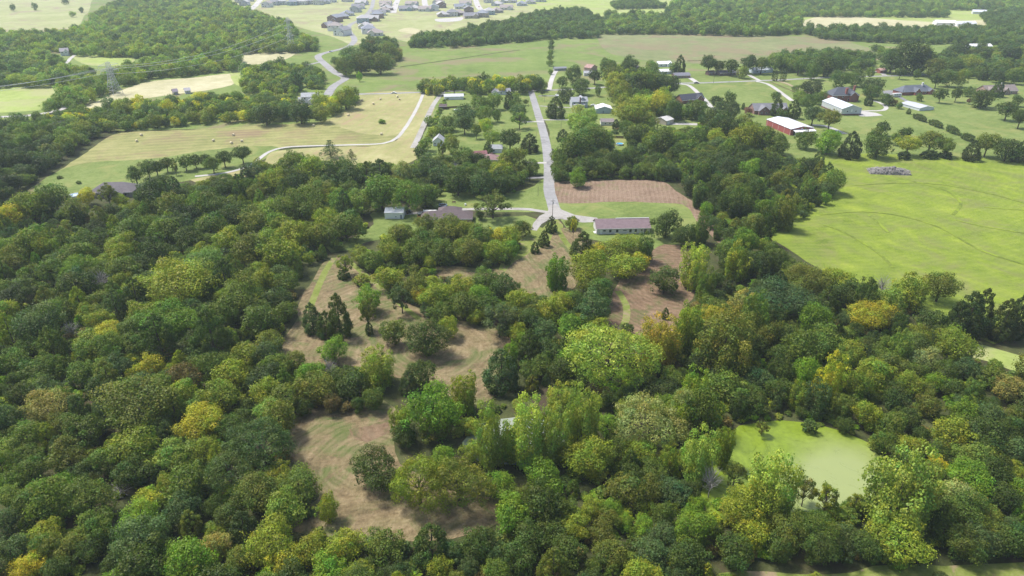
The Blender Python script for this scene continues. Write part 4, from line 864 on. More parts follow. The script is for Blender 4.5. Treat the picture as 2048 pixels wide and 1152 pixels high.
def merge(name, recs, lodf, label, sun_lift=1.4):
    n = len(recs)
    pos, idx, turn, size, tint = np.zeros((n, 3)), np.zeros(n, dtype=np.int32), np.zeros((n, 3)), np.zeros((n, 3)), np.ones((n, 4))
    for i, (x, y, W, H, k, c, s, ex, phrase) in enumerate(recs):
        nv = {'round': 16, 'oak': 6, 'cedar': 4, 'willow': 3, 'cottonwood': 5, 'shrub': 3}.get(k, 1)
        idx[i] = form(k, rt.randrange(nv), lodf(W * s * .5))
        pos[i] = x, y, 0; turn[i, 2] = rt.uniform(0, 6.28); size[i] = W, W, H
        tint[i, :3] = np.array(TINT[c]) * rt.uniform(.84, 1.18) * (sun_lift if s < 3.2 else 1.0)  # sunlight on distant woods painted as a lighter tint; undergrowth gets it too
    me = bpy.data.meshes.new(name)
    me.vertices.add(n); me.vertices.foreach_set("co", pos.reshape(-1).astype(np.float32))
    for nm, ty, arr, key in (("form", 'INT', idx, "value"), ("turn", 'FLOAT_VECTOR', turn, "vector"), ("size", 'FLOAT_VECTOR', size, "vector"), ("tint", 'FLOAT_COLOR', tint, "color")):
        at = me.attributes.new(nm, ty, 'POINT'); at.data.foreach_set(key, arr.reshape(-1).astype(np.int32 if ty == 'INT' else np.float32))
    me.update()
    o = link(name, me)
    md = o.modifiers.new("mass", 'NODES'); md.node_group = MASS
    return tag(o, label, None, None, "stuff")
if far:
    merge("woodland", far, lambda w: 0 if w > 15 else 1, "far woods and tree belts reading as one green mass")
# low growth under the trees and along the wood edges
under = []
for typ, poly, sp, ww, kinds, cols, phrase in ZONES:
    if typ != "m": continue
    gp = [G(x, y, 1.0) for x, y in poly]
    pg = [(q.x, q.y) for q in gp]
    x0, x1 = min(q[0] for q in pg), max(q[0] for q in pg); y0, y1 = min(q[1] for q in pg), max(q[1] for q in pg)
    for _ in range(int((x1 - x0) * (y1 - y0) / 22)):
        x, y = rt.uniform(x0, x1), rt.uniform(y0, y1)
        if not inside(pg, x, y): continue
        zc = y * CP + CAM_H * SP
        if abs(x) > zc * .8: continue
        W = rt.uniform(2.2, 4.6)
        if blocks_view(x, y, W * .8, W * .6): continue
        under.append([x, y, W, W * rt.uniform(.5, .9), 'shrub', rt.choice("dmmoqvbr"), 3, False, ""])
for pts in ([(1452,876),(1478,850),(1560,838),(1625,844),(1690,862),(1738,884),(1770,912)], [(1640,372),(1540,372),(1440,370),(1330,360),(1200,358),(1130,360)], [(870,384),(940,386),(1030,384)],
            [(840,306),(856,276),(872,240),(884,214),(896,192)], [(1210,345),(1330,362)], [(905,880),(950,838),(1040,815)]):
    P = catmull([G(x, y) for x, y in pts], False, 2.2)
    for p in P:
        W = rt.uniform(1.6, 3.4)
        under.append([p.x + rt.uniform(-1.5, 1.5), p.y + rt.uniform(-.5, 2.5), W, W * rt.uniform(.5, .9), 'shrub', rt.choice("dmmmvoq"), 3, False, ""])
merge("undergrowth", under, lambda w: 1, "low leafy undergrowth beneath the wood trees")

# ------------------------------------------------------------------ buildings
def roof_mesh(mb, x0, x1, y0, y1, h, rise, typ, ov=.45, th=.18):
    X0, X1, Y0, Y1 = x0 - ov, x1 + ov, y0 - ov, y1 + ov
    if typ in ('x', 'hip'):
        sl = rise / ((y1 - y0) / 2); ym = (y0 + y1) / 2
    else:
        sl = rise / ((x1 - x0) / 2); xm = (x0 + x1) / 2
    e = h - sl * ov
    for dz in (0,):
        if typ == 'x':
            top = [(X0, Y0, e), (X1, Y0, e), (X1, ym, h + rise), (X0, ym, h + rise), (X1, Y1, e), (X0, Y1, e)]
            fs = [(0, 1, 2, 3), (3, 2, 4, 5)]
            rim = [0, 1, 2, 4, 5, 3]
        elif typ == 'y':
            top = [(X0, Y0, e), (xm, Y0, h + rise), (xm, Y1, h + rise), (X0, Y1, e), (X1, Y0, e), (X1, Y1, e)]
            fs = [(0, 1, 2, 3), (1, 4, 5, 2)]
            rim = [0, 1, 4, 5, 2, 3]
        else:
            r = min((y1 - y0) / 2, (x1 - x0) / 2 - .3)
            top = [(X0, Y0, e), (X1, Y0, e), (X1, Y1, e), (X0, Y1, e), (x0 + r, ym, h + rise), (x1 - r, ym, h + rise)]
            fs = [(0, 1, 5, 4), (1, 2, 5), (2, 3, 4, 5), (3, 0, 4)]
            rim = [0, 1, 2, 3]
    n = len(top)
    up = [(a, b, c + th) for a, b, c in top]
    mb.add(up + top, fs + [tuple(n + i for i in reversed(f)) for f in fs] + [(n + rim[i], n + rim[(i+1) % len(rim)], rim[(i+1) % len(rim)], rim[i]) for i in range(len(rim))])
def body_mesh(mb, x0, x1, y0, y1, h, rise, typ):
    mb.box(x0, x1, y0, y1, -.1, h)
    if typ == 'x':
        ym = (y0 + y1) / 2
        mb.add([(x0, y0, h), (x0, y1, h), (x0, ym, h + rise), (x1, y0, h), (x1, y1, h), (x1, ym, h + rise)], [(0, 2, 1), (3, 4, 5), (0, 3, 5, 2), (1, 2, 5, 4)])
    elif typ == 'y':
        xm = (x0 + x1) / 2
        mb.add([(x0, y0, h), (x1, y0, h), (xm, y0, h + rise), (x0, y1, h), (x1, y1, h), (xm, y1, h + rise)], [(0, 1, 2), (4, 3, 5), (0, 2, 5, 3), (1, 4, 5, 2)])
def slot(mb, face, W, D, u, w, z0, z1, out, y_front=0.0):
    a, b = u - w / 2, u + w / 2
    if face == 'f': mb.box(a, b, y_front - out, y_front + .02, z0, z1)
    elif face == 'b': mb.box(a, b, D - .02, D + out, z0, z1)
    elif face == 'l': mb.box(-W/2 - out, -W/2 + .02, a, b, z0, z1)
    elif face == 'r': mb.box(W/2 - .02, W/2 + out, a, b, z0, z1)
def window(root, face, W, D, u, w, z0, z1, yf=0.0):
    m = MB(); slot(m, face, W, D, u, w, z0, z1, .05, yf); f = m.build("window", MAT["white_trim"], root)
    m = MB(); slot(m, face, W, D, u, w - .24, z0 + .12, z1 - .12, .075, yf); m.build("pane", MAT["glass_dark"], f)
def door(root, face, W, D, u, w, z1, color=(.72, .72, .7), yf=0.0):
    m = MB(); slot(m, face, W, D, u, w, 0, z1, .06, yf); o = m.build("door", MAT["paint"], root, color)
    m = MB(); slot(m, face, W, D, u + w * .35, .12, z1 * .45, z1 * .5, .11, yf); m.build("handle", MAT["dark_metal"], o)
def house(name, label, A, B, D, h, rise, typ, wall, wcol, roof, rcol, wins=(), doors=(), chims=(), wings=(), cat="house", group=None, C=None, ov=.45, garage=()):
    a, b = G(*A), G(*B)
    if C is not None: D = (G(*C) - a).length
    W = (b - a).length
    mid = (a + b) / 2
    rz = math.atan2(b.y - a.y, b.x - a.x)
    root = tag(empty(name, mid, rz), label, cat, group)
    m = MB(); body_mesh(m, -W/2, W/2, 0, D, h, rise, typ)
    for (x0, x1, y0, y1, hh, rr, ty) in wings: body_mesh(m, x0, x1, y0, y1, hh, rr, ty)
    m.build("wall", MAT[wall], root, wcol)
    m = MB(); roof_mesh(m, -W/2, W/2, 0, D, h, rise, typ, ov); ro = m.build("roof", MAT[roof], root, rcol)
    for (x0, x1, y0, y1, hh, rr, ty) in wings:
        m = MB(); roof_mesh(m, x0, x1, y0, y1, hh, rr, ty, .35); m.build("wing_roof", MAT[roof], root, rcol)
        if ty == 'y':
            xm = (x0 + x1) / 2
            m = MB(); s = rr / ((x1 - x0) / 2)
            for sg in (-1, 1):
                m.loft([(xm, y0 - .40, hh + rr + .02), (xm, y0 - .36, hh + rr + .02), (xm, y0 - .36, hh + rr + .26), (xm, y0 - .40, hh + rr + .26)],
                       [(xm + sg * ((x1-x0)/2 + .4), y0 - .40, hh - s*.4), (xm + sg * ((x1-x0)/2 + .4), y0 - .36, hh - s*.4), (xm + sg * ((x1-x0)/2 + .4), y0 - .36, hh - s*.4 + .24), (xm + sg * ((x1-x0)/2 + .4), y0 - .40, hh - s*.4 + .24)])
            m.build("gable_trim", MAT["white_trim"], root)
    # eave board
    m = MB()
    if typ != 'y': m.box(-W/2 - ov, W/2 + ov, -ov - .07, -ov - .01, h - rise / (D/2) * ov - .06, h - rise / (D/2) * ov + .16)
    else:
        sl = rise / (W/2)
        for sg in (-1, 1):
            m.loft([(0, -ov - .06, h + rise - .02), (0, -ov - .01, h + rise - .02), (0, -ov - .01, h + rise + .2), (0, -ov - .06, h + rise + .2)],
                   [(sg*(W/2+ov), -ov - .06, h - sl*ov - .02), (sg*(W/2+ov), -ov - .01, h - sl*ov - .02), (sg*(W/2+ov), -ov - .01, h - sl*ov + .2), (sg*(W/2+ov), -ov - .06, h - sl*ov + .2)])
    m.build("eave_board", MAT["white_trim"], root)
    for w in wins: window(root, w[0], W, D, w[1] * (W if w[0] in 'fb' else D), *w[2:])
    for d in doors: door(root, d[0], W, D, d[1] * (W if d[0] in 'fb' else D), *d[2:])
    for g in garage:
        m = MB(); slot(m, g[0], W, D, g[1] * (W if g[0] in 'fb' else D), g[2], 0, g[3], .05); gd = m.build("garage_door", MAT["paint"], root, g[4] if len(g) > 4 else (.68, .68, .66))
    for (u, v, hh, sz, col) in chims:
        m = MB(); m.box(u*W - sz/2, u*W + sz/2, v*D - sz/2, v*D + sz/2, h * .5, hh); m.box(u*W - sz*.62, u*W + sz*.62, v*D - sz*.62, v*D + sz*.62, hh, hh + .25)
        m.build("chimney", MAT["brick"], root, col)
    return root, W, D

BRICK, WHITE, GREYR, SLATE, STEEL = (.27,.13,.10), (.70,.70,.68), (.20,.20,.215), (.085,.095,.115), (.62,.64,.66)
# the long building: parts to the window
lb, W, D = house("long_building", "long single storey building with purple-brown roof and pale block walls", (1193,469), (1299,467), 9.5, 3.0, 2.7, 'x', "brick", (.66,.63,.60), "shingle", (.225,.165,.172),
    wins=[('f', -.355, 1.5, 1.3, 2.3), ('f', -.245, 1.4, .8, 2.4), ('f', -.115, 1.4, .8, 2.4), ('f', .03, 2.0, 1.5, 2.1), ('f', .135, 1.4, .7, 2.4), ('f', .235, 1.4, .8, 2.4), ('f', .345, 1.1, 1.2, 2.3)],
    doors=[('f', -.415, 1.0, 2.3)], cat="building")
m = MB(); m.box(W*.395, W*.45, -.04, .02, 0, 2.2); m.build("open_doorway", MAT["dark_metal"], lb)
m = MB(); m.box(-W*.12, W/2 + .3, D/2 - .15, D/2 + .15, 5.86, 6.02); m.build("ridge_flashing", MAT["white_trim"], lb)
m = MB(); m.box(-W/2 - .9, -W/2 - .02, 1, 3.5, 0, .25); m.box(-W/2 - .75, -W/2 - .5, 1.1, 1.3, .25, 2.6); m.build("porch", MAT["white_trim"], lb)
ws, W, D = house("metal_shed", "white metal shed with pale two part roof under the willow", (770,438), (807,438), 8.0, 3.1, 1.0, 'x', "paint", (.80,.79,.76), "sheet_metal", (.80,.80,.80), doors=[('f', .38, 1.0, 2.1, (.25,.27,.3))], wins=[('f', .1, .8, .9, 1.5)], cat="shed", ov=.2)
for u in (-.22, .2):
    m = MB(); m.box(u*W - .5, u*W + .5, D*.72, D*.86, 3.55, 3.95); m.build("roof_vent", MAT["galvanised"], ws)
house("hipped_house", "low house with brown hipped roof half hidden by thicket", (843,449), (944,448), 9.0, 2.8, 2.3, 'hip', "brick", (.34,.26,.22), "shingle", (.130,.102,.102), wings=[(-4.5, 6.5, 7.5, 15, 2.8, 2.0, 'hip')], wins=[('f', -.3, 1.4, 1, 2.2), ('f', .1, 1.4, 1, 2.2), ('f', .35, 1.4, 1, 2.2)])
house("hipped_house", "grey hipped house beside the covered pool and hay field", (180,396), (266,394), 12, 2.9, 3.4, 'hip', "brick", (.42,.38,.34), "shingle", (.155,.14,.145), wings=[(-1, 7, -2.5, 4, 2.9, 2.2, 'y')], wins=[('f', -.3, 1.4, 1, 2.2), ('f', .35, 1.4, 1, 2.2)])
house("two_storey_house", "white two storey house behind the hay field hedge", (604,207), (637,206), 8.5, 5.3, 2.4, 'x', "paint", (.74,.74,.74), "shingle", (.40,.41,.42), wings=[(-9.5, -4.5, 1, 7, 2.8, 1.4, 'x'), (-1, 4, -5, .5, 2.9, 1.6, 'y')], wins=[('f', .25, 1.3, 3.2, 4.6), ('f', .05, 1.3, 3.2, 4.6), ('f', -.3, 1.3, 3.2, 4.6)])
house("long_garage", "long white garage with grey roof beside the pale lane", (889,200), (927,199), 7, 2.7, 1.5, 'x', "paint", (.76,.77,.77), "sheet_metal", (.50,.51,.53), wins=[('f', -.3, .7, 1.2, 1.8)], doors=[('f', .4, 1, 2.1)], cat="garage")
house("garden_shed", "small dark brown wooden shed at the plank fence", (879,219), (893,219), 4.5, 2.5, 1.3, 'x', "plank", (.1,.07,.05), "shingle", (.13,.10,.095), doors=[('f', 0, 1.3, 2, (.12,.08,.06))], cat="shed")
house("bungalow", "bungalow with grey roof and white front beyond the gardens", (987,190), (1021,189), 8.5, 2.8, 1.8, 'x', "paint", (.73,.73,.72), "shingle", (.24,.245,.27), wings=[(-8.5, -4.8, -1.5, 7, 3, 1.4, 'y')], wins=[('f', -.05, 1.4, 1, 2.2), ('f', .25, 1.4, 1, 2.2)], garage=[('f', .4, 2.4, 2.2)])
house("gabled_cottage", "white cottage with its gable facing the gardens", (866,292), (887,292), 9, 3.0, 2.8, 'y', "paint", (.74,.75,.75), "shingle", (.36,.37,.38), wins=[('f', -.3, 1.0, 1, 2.2), ('f', .3, 1.0, 1, 2.2)], doors=[('f', 0, 1, 2.2)])
house("low_barn", "small outbuilding with dark red metal roof", (944,319), (974,317), 6, 2.9, 1.3, 'x', "paint", (.30,.22,.20), "sheet_metal", (.20,.075,.075), cat="outbuilding", doors=[('f', .2, 1.2, 2.2)])
house("hipped_house", "pink roofed hipped house by the dark red outbuilding", (968,328), (997,328), 8.5, 2.8, 2.2, 'hip', "brick", (.42,.34,.30), "shingle", (.27,.17,.165), chims=[(.05, .5, 5.4, .6, (.3, .2, .18))], wins=[('f', -.2, 1.2, 1, 2.1), ('f', .25, 1.2, 1, 2.1)])
house("hipped_house", "grey hipped house with its roof peeping over the hedge", (893,347), (921,347), 8, 3.4, 2.4, 'hip', "paint", (.6,.6,.58), "shingle", (.26,.255,.27), wings=[(1, 4.2, -2, 3, 3.2, 1.3, 'y')], wins=[('f', -.2, 1.2, 1, 2.1)])
house("small_house", "small white house under the big shade tree", (981,306), (1004,306), 6, 2.8, 1.7, 'x', "paint", (.72,.74,.76), "shingle", (.34,.36,.38), wins=[('f', -.2, 1.2, 1, 2.1)], doors=[('f', .2, 1, 2.1)])
gh, W, D = house("two_storey_house", "grey two storey house with brown chimney and porch", (1144,216), (1175,215), 9, 5.0, 2.6, 'x', "paint", (.44,.46,.49), "shingle", (.33,.345,.37), wings=[(-1, 6, 1.5, 9.2, 5.2, 2.8, 'y')], chims=[(0, -.06, 8.0, .9, (.16,.10,.09))], wins=[('f', -.35, 1.2, 3.2, 4.4), ('f', .3, 1.2, 3.2, 4.4), ('r', .3, 1.2, 3.2, 4.4)])
m = MB(); m.add([(-W*.45, -3, 2.4), (W*.3, -3, 2.4), (W*.3, -.05, 3.4), (-W*.45, -.05, 3.4), (-W*.45, -3, 2.55), (W*.3, -3, 2.55), (W*.3, -.05, 3.55), (-W*.45, -.05, 3.55)], [(3,2,1,0),(4,5,6,7),(0,1,5,4),(1,2,6,5),(2,3,7,6),(3,0,4,7)]); pr_ = m.build("porch_roof", MAT["shingle"], gh, (.3,.31,.33))
for u in (-.43, -.1, .27):
    m = MB(); m.box(u*W - .1, u*W + .1, -2.85, -2.65, 0, 2.45); m.build("porch_post", MAT["white_trim"], gh)
house("outbuilding", "blue walled outbuilding with white metal roof", (1192,227), (1224,227), 12, 3.4, 1.9, 'y', "sheet_metal", (.36,.45,.52), "sheet_metal", (.80,.80,.80), doors=[('f', -.05, 1.0, 2.1, (.2,.25,.3))], cat="outbuilding", ov=.25)
house("garage", "tan metal garage with pale roof and concrete apron", (1309,246), (1332,251), 9, 3.2, 1.8, 'y', "sheet_metal", (.48,.42,.36), "sheet_metal", (.58,.57,.54), garage=[('r', .3, 3, 2.6)], cat="garage", ov=.25)
house("garden_house", "white garden house with grey-brown roof near the pool", (1202,251), (1227,251), 7, 2.7, 1.5, 'x', "paint", (.72,.72,.69), "shingle", (.24,.21,.21), wins=[('f', .2, 1.1, 1, 2), ('f', -.15, 1.1, 1, 2)], doors=[('f', 0, 1, 2.1)])
house("ranch_house", "white ranch house with white roof below the tan meadow", (1317,134), (1343,133), 9, 3.0, 2.0, 'x', "paint", (.72,.73,.74), "sheet_metal", (.74,.75,.76), wins=[('f', -.3, 1.4, 1, 2.2), ('f', .1, 1.4, 1, 2.2)], garage=[('f', .32, 2.6, 2.3, (.1,.1,.11))], wings=[(2, 7, -2, 4, 3, 1.8, 'y')])
house("ranch_house", "brick ranch house with white porch posts by the country road", (1349,157), (1380,156), 8, 2.7, 1.9, 'x', "brick", (.30,.20,.18), "shingle", (.20,.20,.235), wins=[('f', -.1, 1, .6, 2.2), ('f', .1, 1, .6, 2.2), ('f', .3, 1, .6, 2.2)])
house("brick_house", "dark roofed brick house with white trimmed gable", (1364,208), (1408,204), 10, 3.0, 3.6, 'x', "brick", BRICK, "shingle", (.06,.065,.085), wings=[(2.5, 9.2, -1.2, 6, 3.1, 3.2, 'y')], wins=[('f', -.2, 1.3, 1, 2.3), ('f', .32, 1.0, 3.4, 4.4, -1.2)])
house("brick_house", "grey roofed brick house with white trimmed front gable", (1508,229), (1575,228), 12, 3.2, 4.0, 'x', "brick", (.29,.17,.15), "shingle", GREYR, wings=[(-10.5, -2, -2.5, 6, 3.2, 3.4, 'y'), (8, 13, -1.5, 6, 3.2, 2.4, 'y')], wins=[('f', -.32, 1.1, 1, 2.3, -2.5), ('f', -.18, 1.1, 1, 2.3, -2.5), ('f', -.24, .9, 3.6, 4.6, -2.5), ('f', .1, 1.2, 1, 2.3)])
bh, W, D = house("brick_house", "big brick house with steep slate roof and two red chimneys", (1663,204), (1716,203), 14, 5.4, 5.2, 'hip', "brick", (.26,.115,.095), "shingle", SLATE, chims=[(.02, .1, 10.6, 1.6, (.33,.12,.10)), (.46, .55, 11.2, 1.4, (.33,.12,.10))],
    wins=[('f', -.35, 1.2, 1, 2.4), ('f', -.22, 1.2, 1, 2.4), ('f', .12, 1.2, 1, 2.6), ('f', .2, 1.2, 1, 2.6), ('f', -.35, 1.2, 3.4, 4.8), ('f', .3, 1.2, 3.4, 4.8), ('f', -.1, 1.2, 3.4, 4.8)], wings=[(3, 9, -2, 5, 5.4, 2.6, 'y')])
gb, W, D = house("metal_barn", "grey metal barn with brick base course and pale roof", (1682,231), (1721,230), 14, 5.0, 2.6, 'y', "sheet_metal", (.50,.52,.54), "sheet_metal", (.54,.58,.62), wins=[('f', -.22, 1.2, 2.4, 3.6), ('f', .22, 1.2, 2.4, 3.6)], cat="barn", C=(1657,214), ov=.25)
m = MB(); m.box(-W/2 - .06, W/2 + .06, -.06, D + .06, -.1, 1.1); m.build("brick_base", MAT["brick"], gb, (.20,.10,.085))
m = MB(); m.box(-.6, .6, -.09, -.01, 2.7, 4.4); m.build("gable_hatch", MAT["white_trim"], gb)
rb, W, D = house("red_barn", "red metal barn with white roof and open front porch", (1580,271), (1625,268), 18, 4.3, 1.5, 'y', "sheet_metal", (.33,.085,.09), "sheet_metal", (.64,.65,.67), cat="barn", C=(1555,250), ov=.25)
m = MB(); m.add([(-W*.42, -3.6, 2.9), (W*.5, -3.6, 2.9), (W*.5, -.02, 3.7), (-W*.42, -.02, 3.7), (-W*.42, -3.6, 3.05), (W*.5, -3.6, 3.05), (W*.5, -.02, 3.85), (-W*.42, -.02, 3.85)], [(3,2,1,0),(4,5,6,7),(0,1,5,4),(1,2,6,5),(2,3,7,6),(3,0,4,7)]); m.build("porch_roof", MAT["sheet_metal"], rb, (.72,.72,.74))
for u in (-.41, -.1, .2, .49):
    m = MB(); m.box(u*W - .12, u*W + .12, -3.5, -3.26, 0, 2.95); m.build("porch_post", MAT["white_trim"], rb)
m = MB(); m.box(-W*.38, W*.1, -.05, .02, 0, 2.9); m.build("barn_opening", MAT["dark_metal"], rb)
for k in range(5):
    m = MB(); m.box(-W/2 - .05, -W/2 + .01, D*(.02 + .235*k), D*(.02 + .235*k) + .14, 0, 4.2); m.build("wall_seam", MAT["white_trim"], rb)
m = MB(); m.box(-W*.02 - .4, -W*.02 + .4, -.06, .02, 4.0, 4.8); m.build("gable_vent", MAT["white_trim"], rb)
house("brick_ranch", "long brick ranch house with blue-grey roof and white chimney", (1803,191), (1868,188), 11.5, 3.0, 4.2, 'hip', "brick", (.31,.125,.10), "shingle", (.125,.14,.17), chims=[(.2, .42, 9.0, 1.3, (.66,.65,.63))],
    wings=[(-5.2, .2, -2.5, 6, 3.0, 2.8, 'y'), (9.5, 13.8, -1.6, 6, 3.0, 2.0, 'y'), (-14.5, -8.5, -1.0, 9, 2.9, 3.0, 'hip')], wins=[('f', -.12, 1.0, .9, 2.3, -2.5), ('f', -.06, 1.0, .9, 2.3, -2.5), ('f', .42, 1.2, .9, 2.3, -1.6), ('f', .1, 1.2, .9, 2.3), ('f', .22, 1.2, .9, 2.3)])
house("low_shed", "low pale grey shed with shallow gable on the lawn", (1838,222), (1867,220), 11, 2.0, 1.3, 'y', "sheet_metal", (.60,.63,.66), "sheet_metal", (.44,.45,.48), cat="shed", C=(1819,211), ov=.3)
house("porch_house", "tan roofed house with white porch columns and chimney", (1972,190), (2034,188), 12, 3.0, 4.0, 'x', "brick", (.40,.27,.23), "shingle", (.24,.20,.185), chims=[(.08, .45, 8.6, 1.2, (.70,.69,.67))], wings=[(0, 5, -2, 6, 3.0, 3.0, 'y'), (-14, -8, 0, 9, 3.2, 3.2, 'y')], wins=[('f', .2, 1.3, .4, 2.5), ('f', .3, 1.3, .4, 2.5), ('f', .1, 1.3, .4, 2.5, -2)])
house("long_barn", "long white roofed barn in front of the far treeline", (1938,98), (1983,98), 10, 3.4, 2.0, 'x', "sheet_metal", (.60,.60,.60), "sheet_metal", (.80,.80,.80), cat="barn")
house("long_barn", "far white barn with broad bright roof", (1872,51), (1912,52), 22, 4.5, 2.6, 'x', "sheet_metal", (.66,.66,.66), "sheet_metal", (.80,.80,.80), cat="barn")
house("long_barn", "far pale house with a row of dormer windows", (1914,53), (1952,53), 12, 4.2, 3.2, 'x', "paint", (.72,.72,.72), "sheet_metal", (.62,.64,.66), wins=[('f', u, 1.6, 1, 3) for u in (-.4, -.24, -.08, .08, .24, .4)])
house("long_barn", "far pale roofed building among dark trees", (1945,28), (1978,29), 14, 4.0, 3.0, 'x', "paint", (.62,.62,.62), "sheet_metal", (.55,.57,.6), cat="building", wins=[('f', 0, 2, 1, 3)])
house("mobile_home", "low dark mobile home at the end of the pale drive", (1109,142), (1133,141), 5, 2.6, .9, 'x', "paint", (.30,.30,.31), "sheet_metal", (.20,.21,.23), wins=[('f', -.2, 1.2, 1, 2), ('f', .2, 1.2, 1, 2)])
house("small_house", "small house with salmon gable at the meadow corner", (1181,143), (1194,140), 8, 3.4, 2.4, 'y', "paint", (.50,.33,.29), "shingle", (.38,.24,.21), wins=[('f', 0, 1.2, 1, 2.2)])
house("small_house", "small white fronted house behind the round trees", (1168,152), (1184,152), 7, 2.8, 1.5, 'x', "paint", (.62,.62,.62), "shingle", (.36,.37,.39), wins=[('f', 0, 1.4, 1, 2.2)])
house("small_house", "purple-brown roofed house hidden among trees", (1268,148), (1285,147), 8, 4.5, 3.0, 'y', "brick", (.30,.19,.17), "shingle", (.13,.10,.125), wins=[('f', 0, 1.2, 3, 4.2)])
house("small_house", "white roofed house behind the big trees", (1321,149), (1344,148), 8, 2.8, 1.6, 'x', "paint", (.65,.65,.65), "sheet_metal", (.70,.71,.72), wins=[('f', 0, 1.4, 1, 2.2)])
house("ranch_house", "long dark ranch house in the shade of the roadside trees", (1440,152), (1478,150), 9, 2.7, 1.8, 'x', "brick", (.20,.15,.14), "shingle", (.10,.10,.115), wins=[('f', -.3, 1.4, .9, 2.1), ('f', .1, 1.4, .9, 2.1), ('f', .35, 1.4, .9, 2.1)])
house("small_house", "small brown shed like house by the roadside", (1418,151), (1430,150), 6, 2.6, 1.5, 'x', "brick", (.26,.16,.14), "shingle", (.17,.13,.13), wins=[('f', 0, 1.2, .9, 2)])
house("small_house", "pale blue house glimpsed beneath the roadside trees", (1506,147), (1545,145), 9, 3.0, 2.0, 'x', "paint", (.55,.62,.70), "sheet_metal", (.50,.54,.60), wins=[('f', -.3, 1.4, .9, 2.1), ('f', .1, 1.4, .9, 2.1)])
house("small_house", "small red outbuilding with parked white cars", (1760,147), (1773,146), 7, 3.0, 1.4, 'x', "brick", (.36,.13,.11), "sheet_metal", (.5,.3,.28), wins=[('f', 0, 1.2, .9, 2)], cat="outbuilding")
house("small_house", "grey roofed house buried in the field corner wood", (116,272), (146,264), 10, 4.0, 4.0, 'x', "paint", (.66,.66,.66), "shingle", (.24,.225,.23), wins=[('f', -.3, 1.2, 1, 2.2)])
house("two_storey_house", "far white two storey house at the forest edge", (122,112), (139,111), 9, 5.0, 3.0, 'x', "paint", (.70,.70,.70), "shingle", (.34,.32,.33), wings=[(0, 4, -1.5, 4, 5.0, 2.4, 'y')], wins=[('f', -.25, 1.4, 3, 4.4), ('f', .2, 1.4, 3, 4.4, -1.5)])
house("small_house", "small purple roofed house at the stubble field", (348,190), (357,189), 6, 2.8, 1.8, 'x', "paint", (.40,.34,.38), "shingle", (.26,.22,.26), wins=[('f', 0, 1, 1, 2)])
house("small_house", "small pale house between two bushes at the stubble field", (371,188), (382,187), 6, 2.8, 1.8, 'x', "paint", (.62,.60,.60), "shingle", (.44,.42,.43), wins=[('f', 0, 1, 1, 2)])

# estate houses far behind: four builds, copied and recoloured
EST = []
for i in range(4):
    w, d, hh, rr = ((13, 12, 3.2, 3.4), (11, 13, 5.6, 2.8), (15, 11, 3.2, 3.2), (12, 12, 5.4, 3.2))[i]
    a = pix((-w/2, 900, 0)); b = pix((w/2, 900, 0))
    typ = ('hip', 'y', 'x', 'hip')[i]
    wins = [('f', -.3, 1.5, .9, 2.3), ('f', .3, 1.5, .9, 2.3), ('f', 0, 1.3, .9, 2.3)]
    if hh > 5: wins += [('f', -.3, 1.5, 3.4, 4.8), ('f', .3, 1.5, 3.4, 4.8)]
    r_, _, _ = house("estate_house", "", a, b, d, hh, rr, typ, "paint", WHITE, "shingle", GREYR, wins=wins, garage=[('l', .3, 4.5, 2.4)] if i % 2 else [('r', .3, 4.5, 2.4)],
                     wings=[((-w*.42, -w*.02, -1.6, 5, hh, 2.4, 'y'), (w*.05, w*.44, -1.2, 5, 3.0, 2.0, 'y'), (w*.1, w*.46, -1.8, 5, hh, 2.2, 'y'), (-w*.4, 0, -1.4, 5, 3.0, 1.8, 'y'))[i]])
    EST.append(r_)
ESTATE = """532 15 w;545 11 g;562 10 g;584 11 b;602 10 s;620 9 g;634 10 s;648 8 g;665 5 w;487 12 g;478 6 s;496 3 g;721 5 g;720 10 g;716 18 w;709 25 g;697 32 s;685 38 n;664 45 n;655 56 n;668 62 w;678 72 w;738 42 n;726 46 b;731 58 s;738 68 w;750 72 s;752 37 n;770 11 s;773 16 g;776 21 n;768 25 g;758 31 w;749 37 g;742 43 n;821 12 g;811 22 b;829 21 s;849 23 g;868 22 w;874 8 g;884 16 n;887 34 t;905 33 s;918 31 n;938 26 n;930 11 g;922 18 s;943 37 t;962 35 t;979 30 b;996 26 t;1012 20 s;992 12 g;976 6 s;1010 6 g;1024 6 s;1044 12 g;1062 8 s;1080 4 g;690 4 s"""
WCOL = {'w': ((.74,.74,.74), 'white'), 'g': ((.50,.51,.53), 'grey'), 'b': ((.34,.42,.48), 'blue-grey'), 's': ((.62,.60,.57), 'cream'), 'n': ((.26,.18,.16), 'brown brick'), 't': ((.42,.36,.32), 'tan brick')}
RCOL = [((.24,.24,.26), 'charcoal roof'), ((.42,.41,.41), 'pale grey roof'), ((.33,.29,.275), 'brown-grey roof'), ((.25,.27,.31), 'slate blue roof')]
re_ = random.Random(3)
used = set()
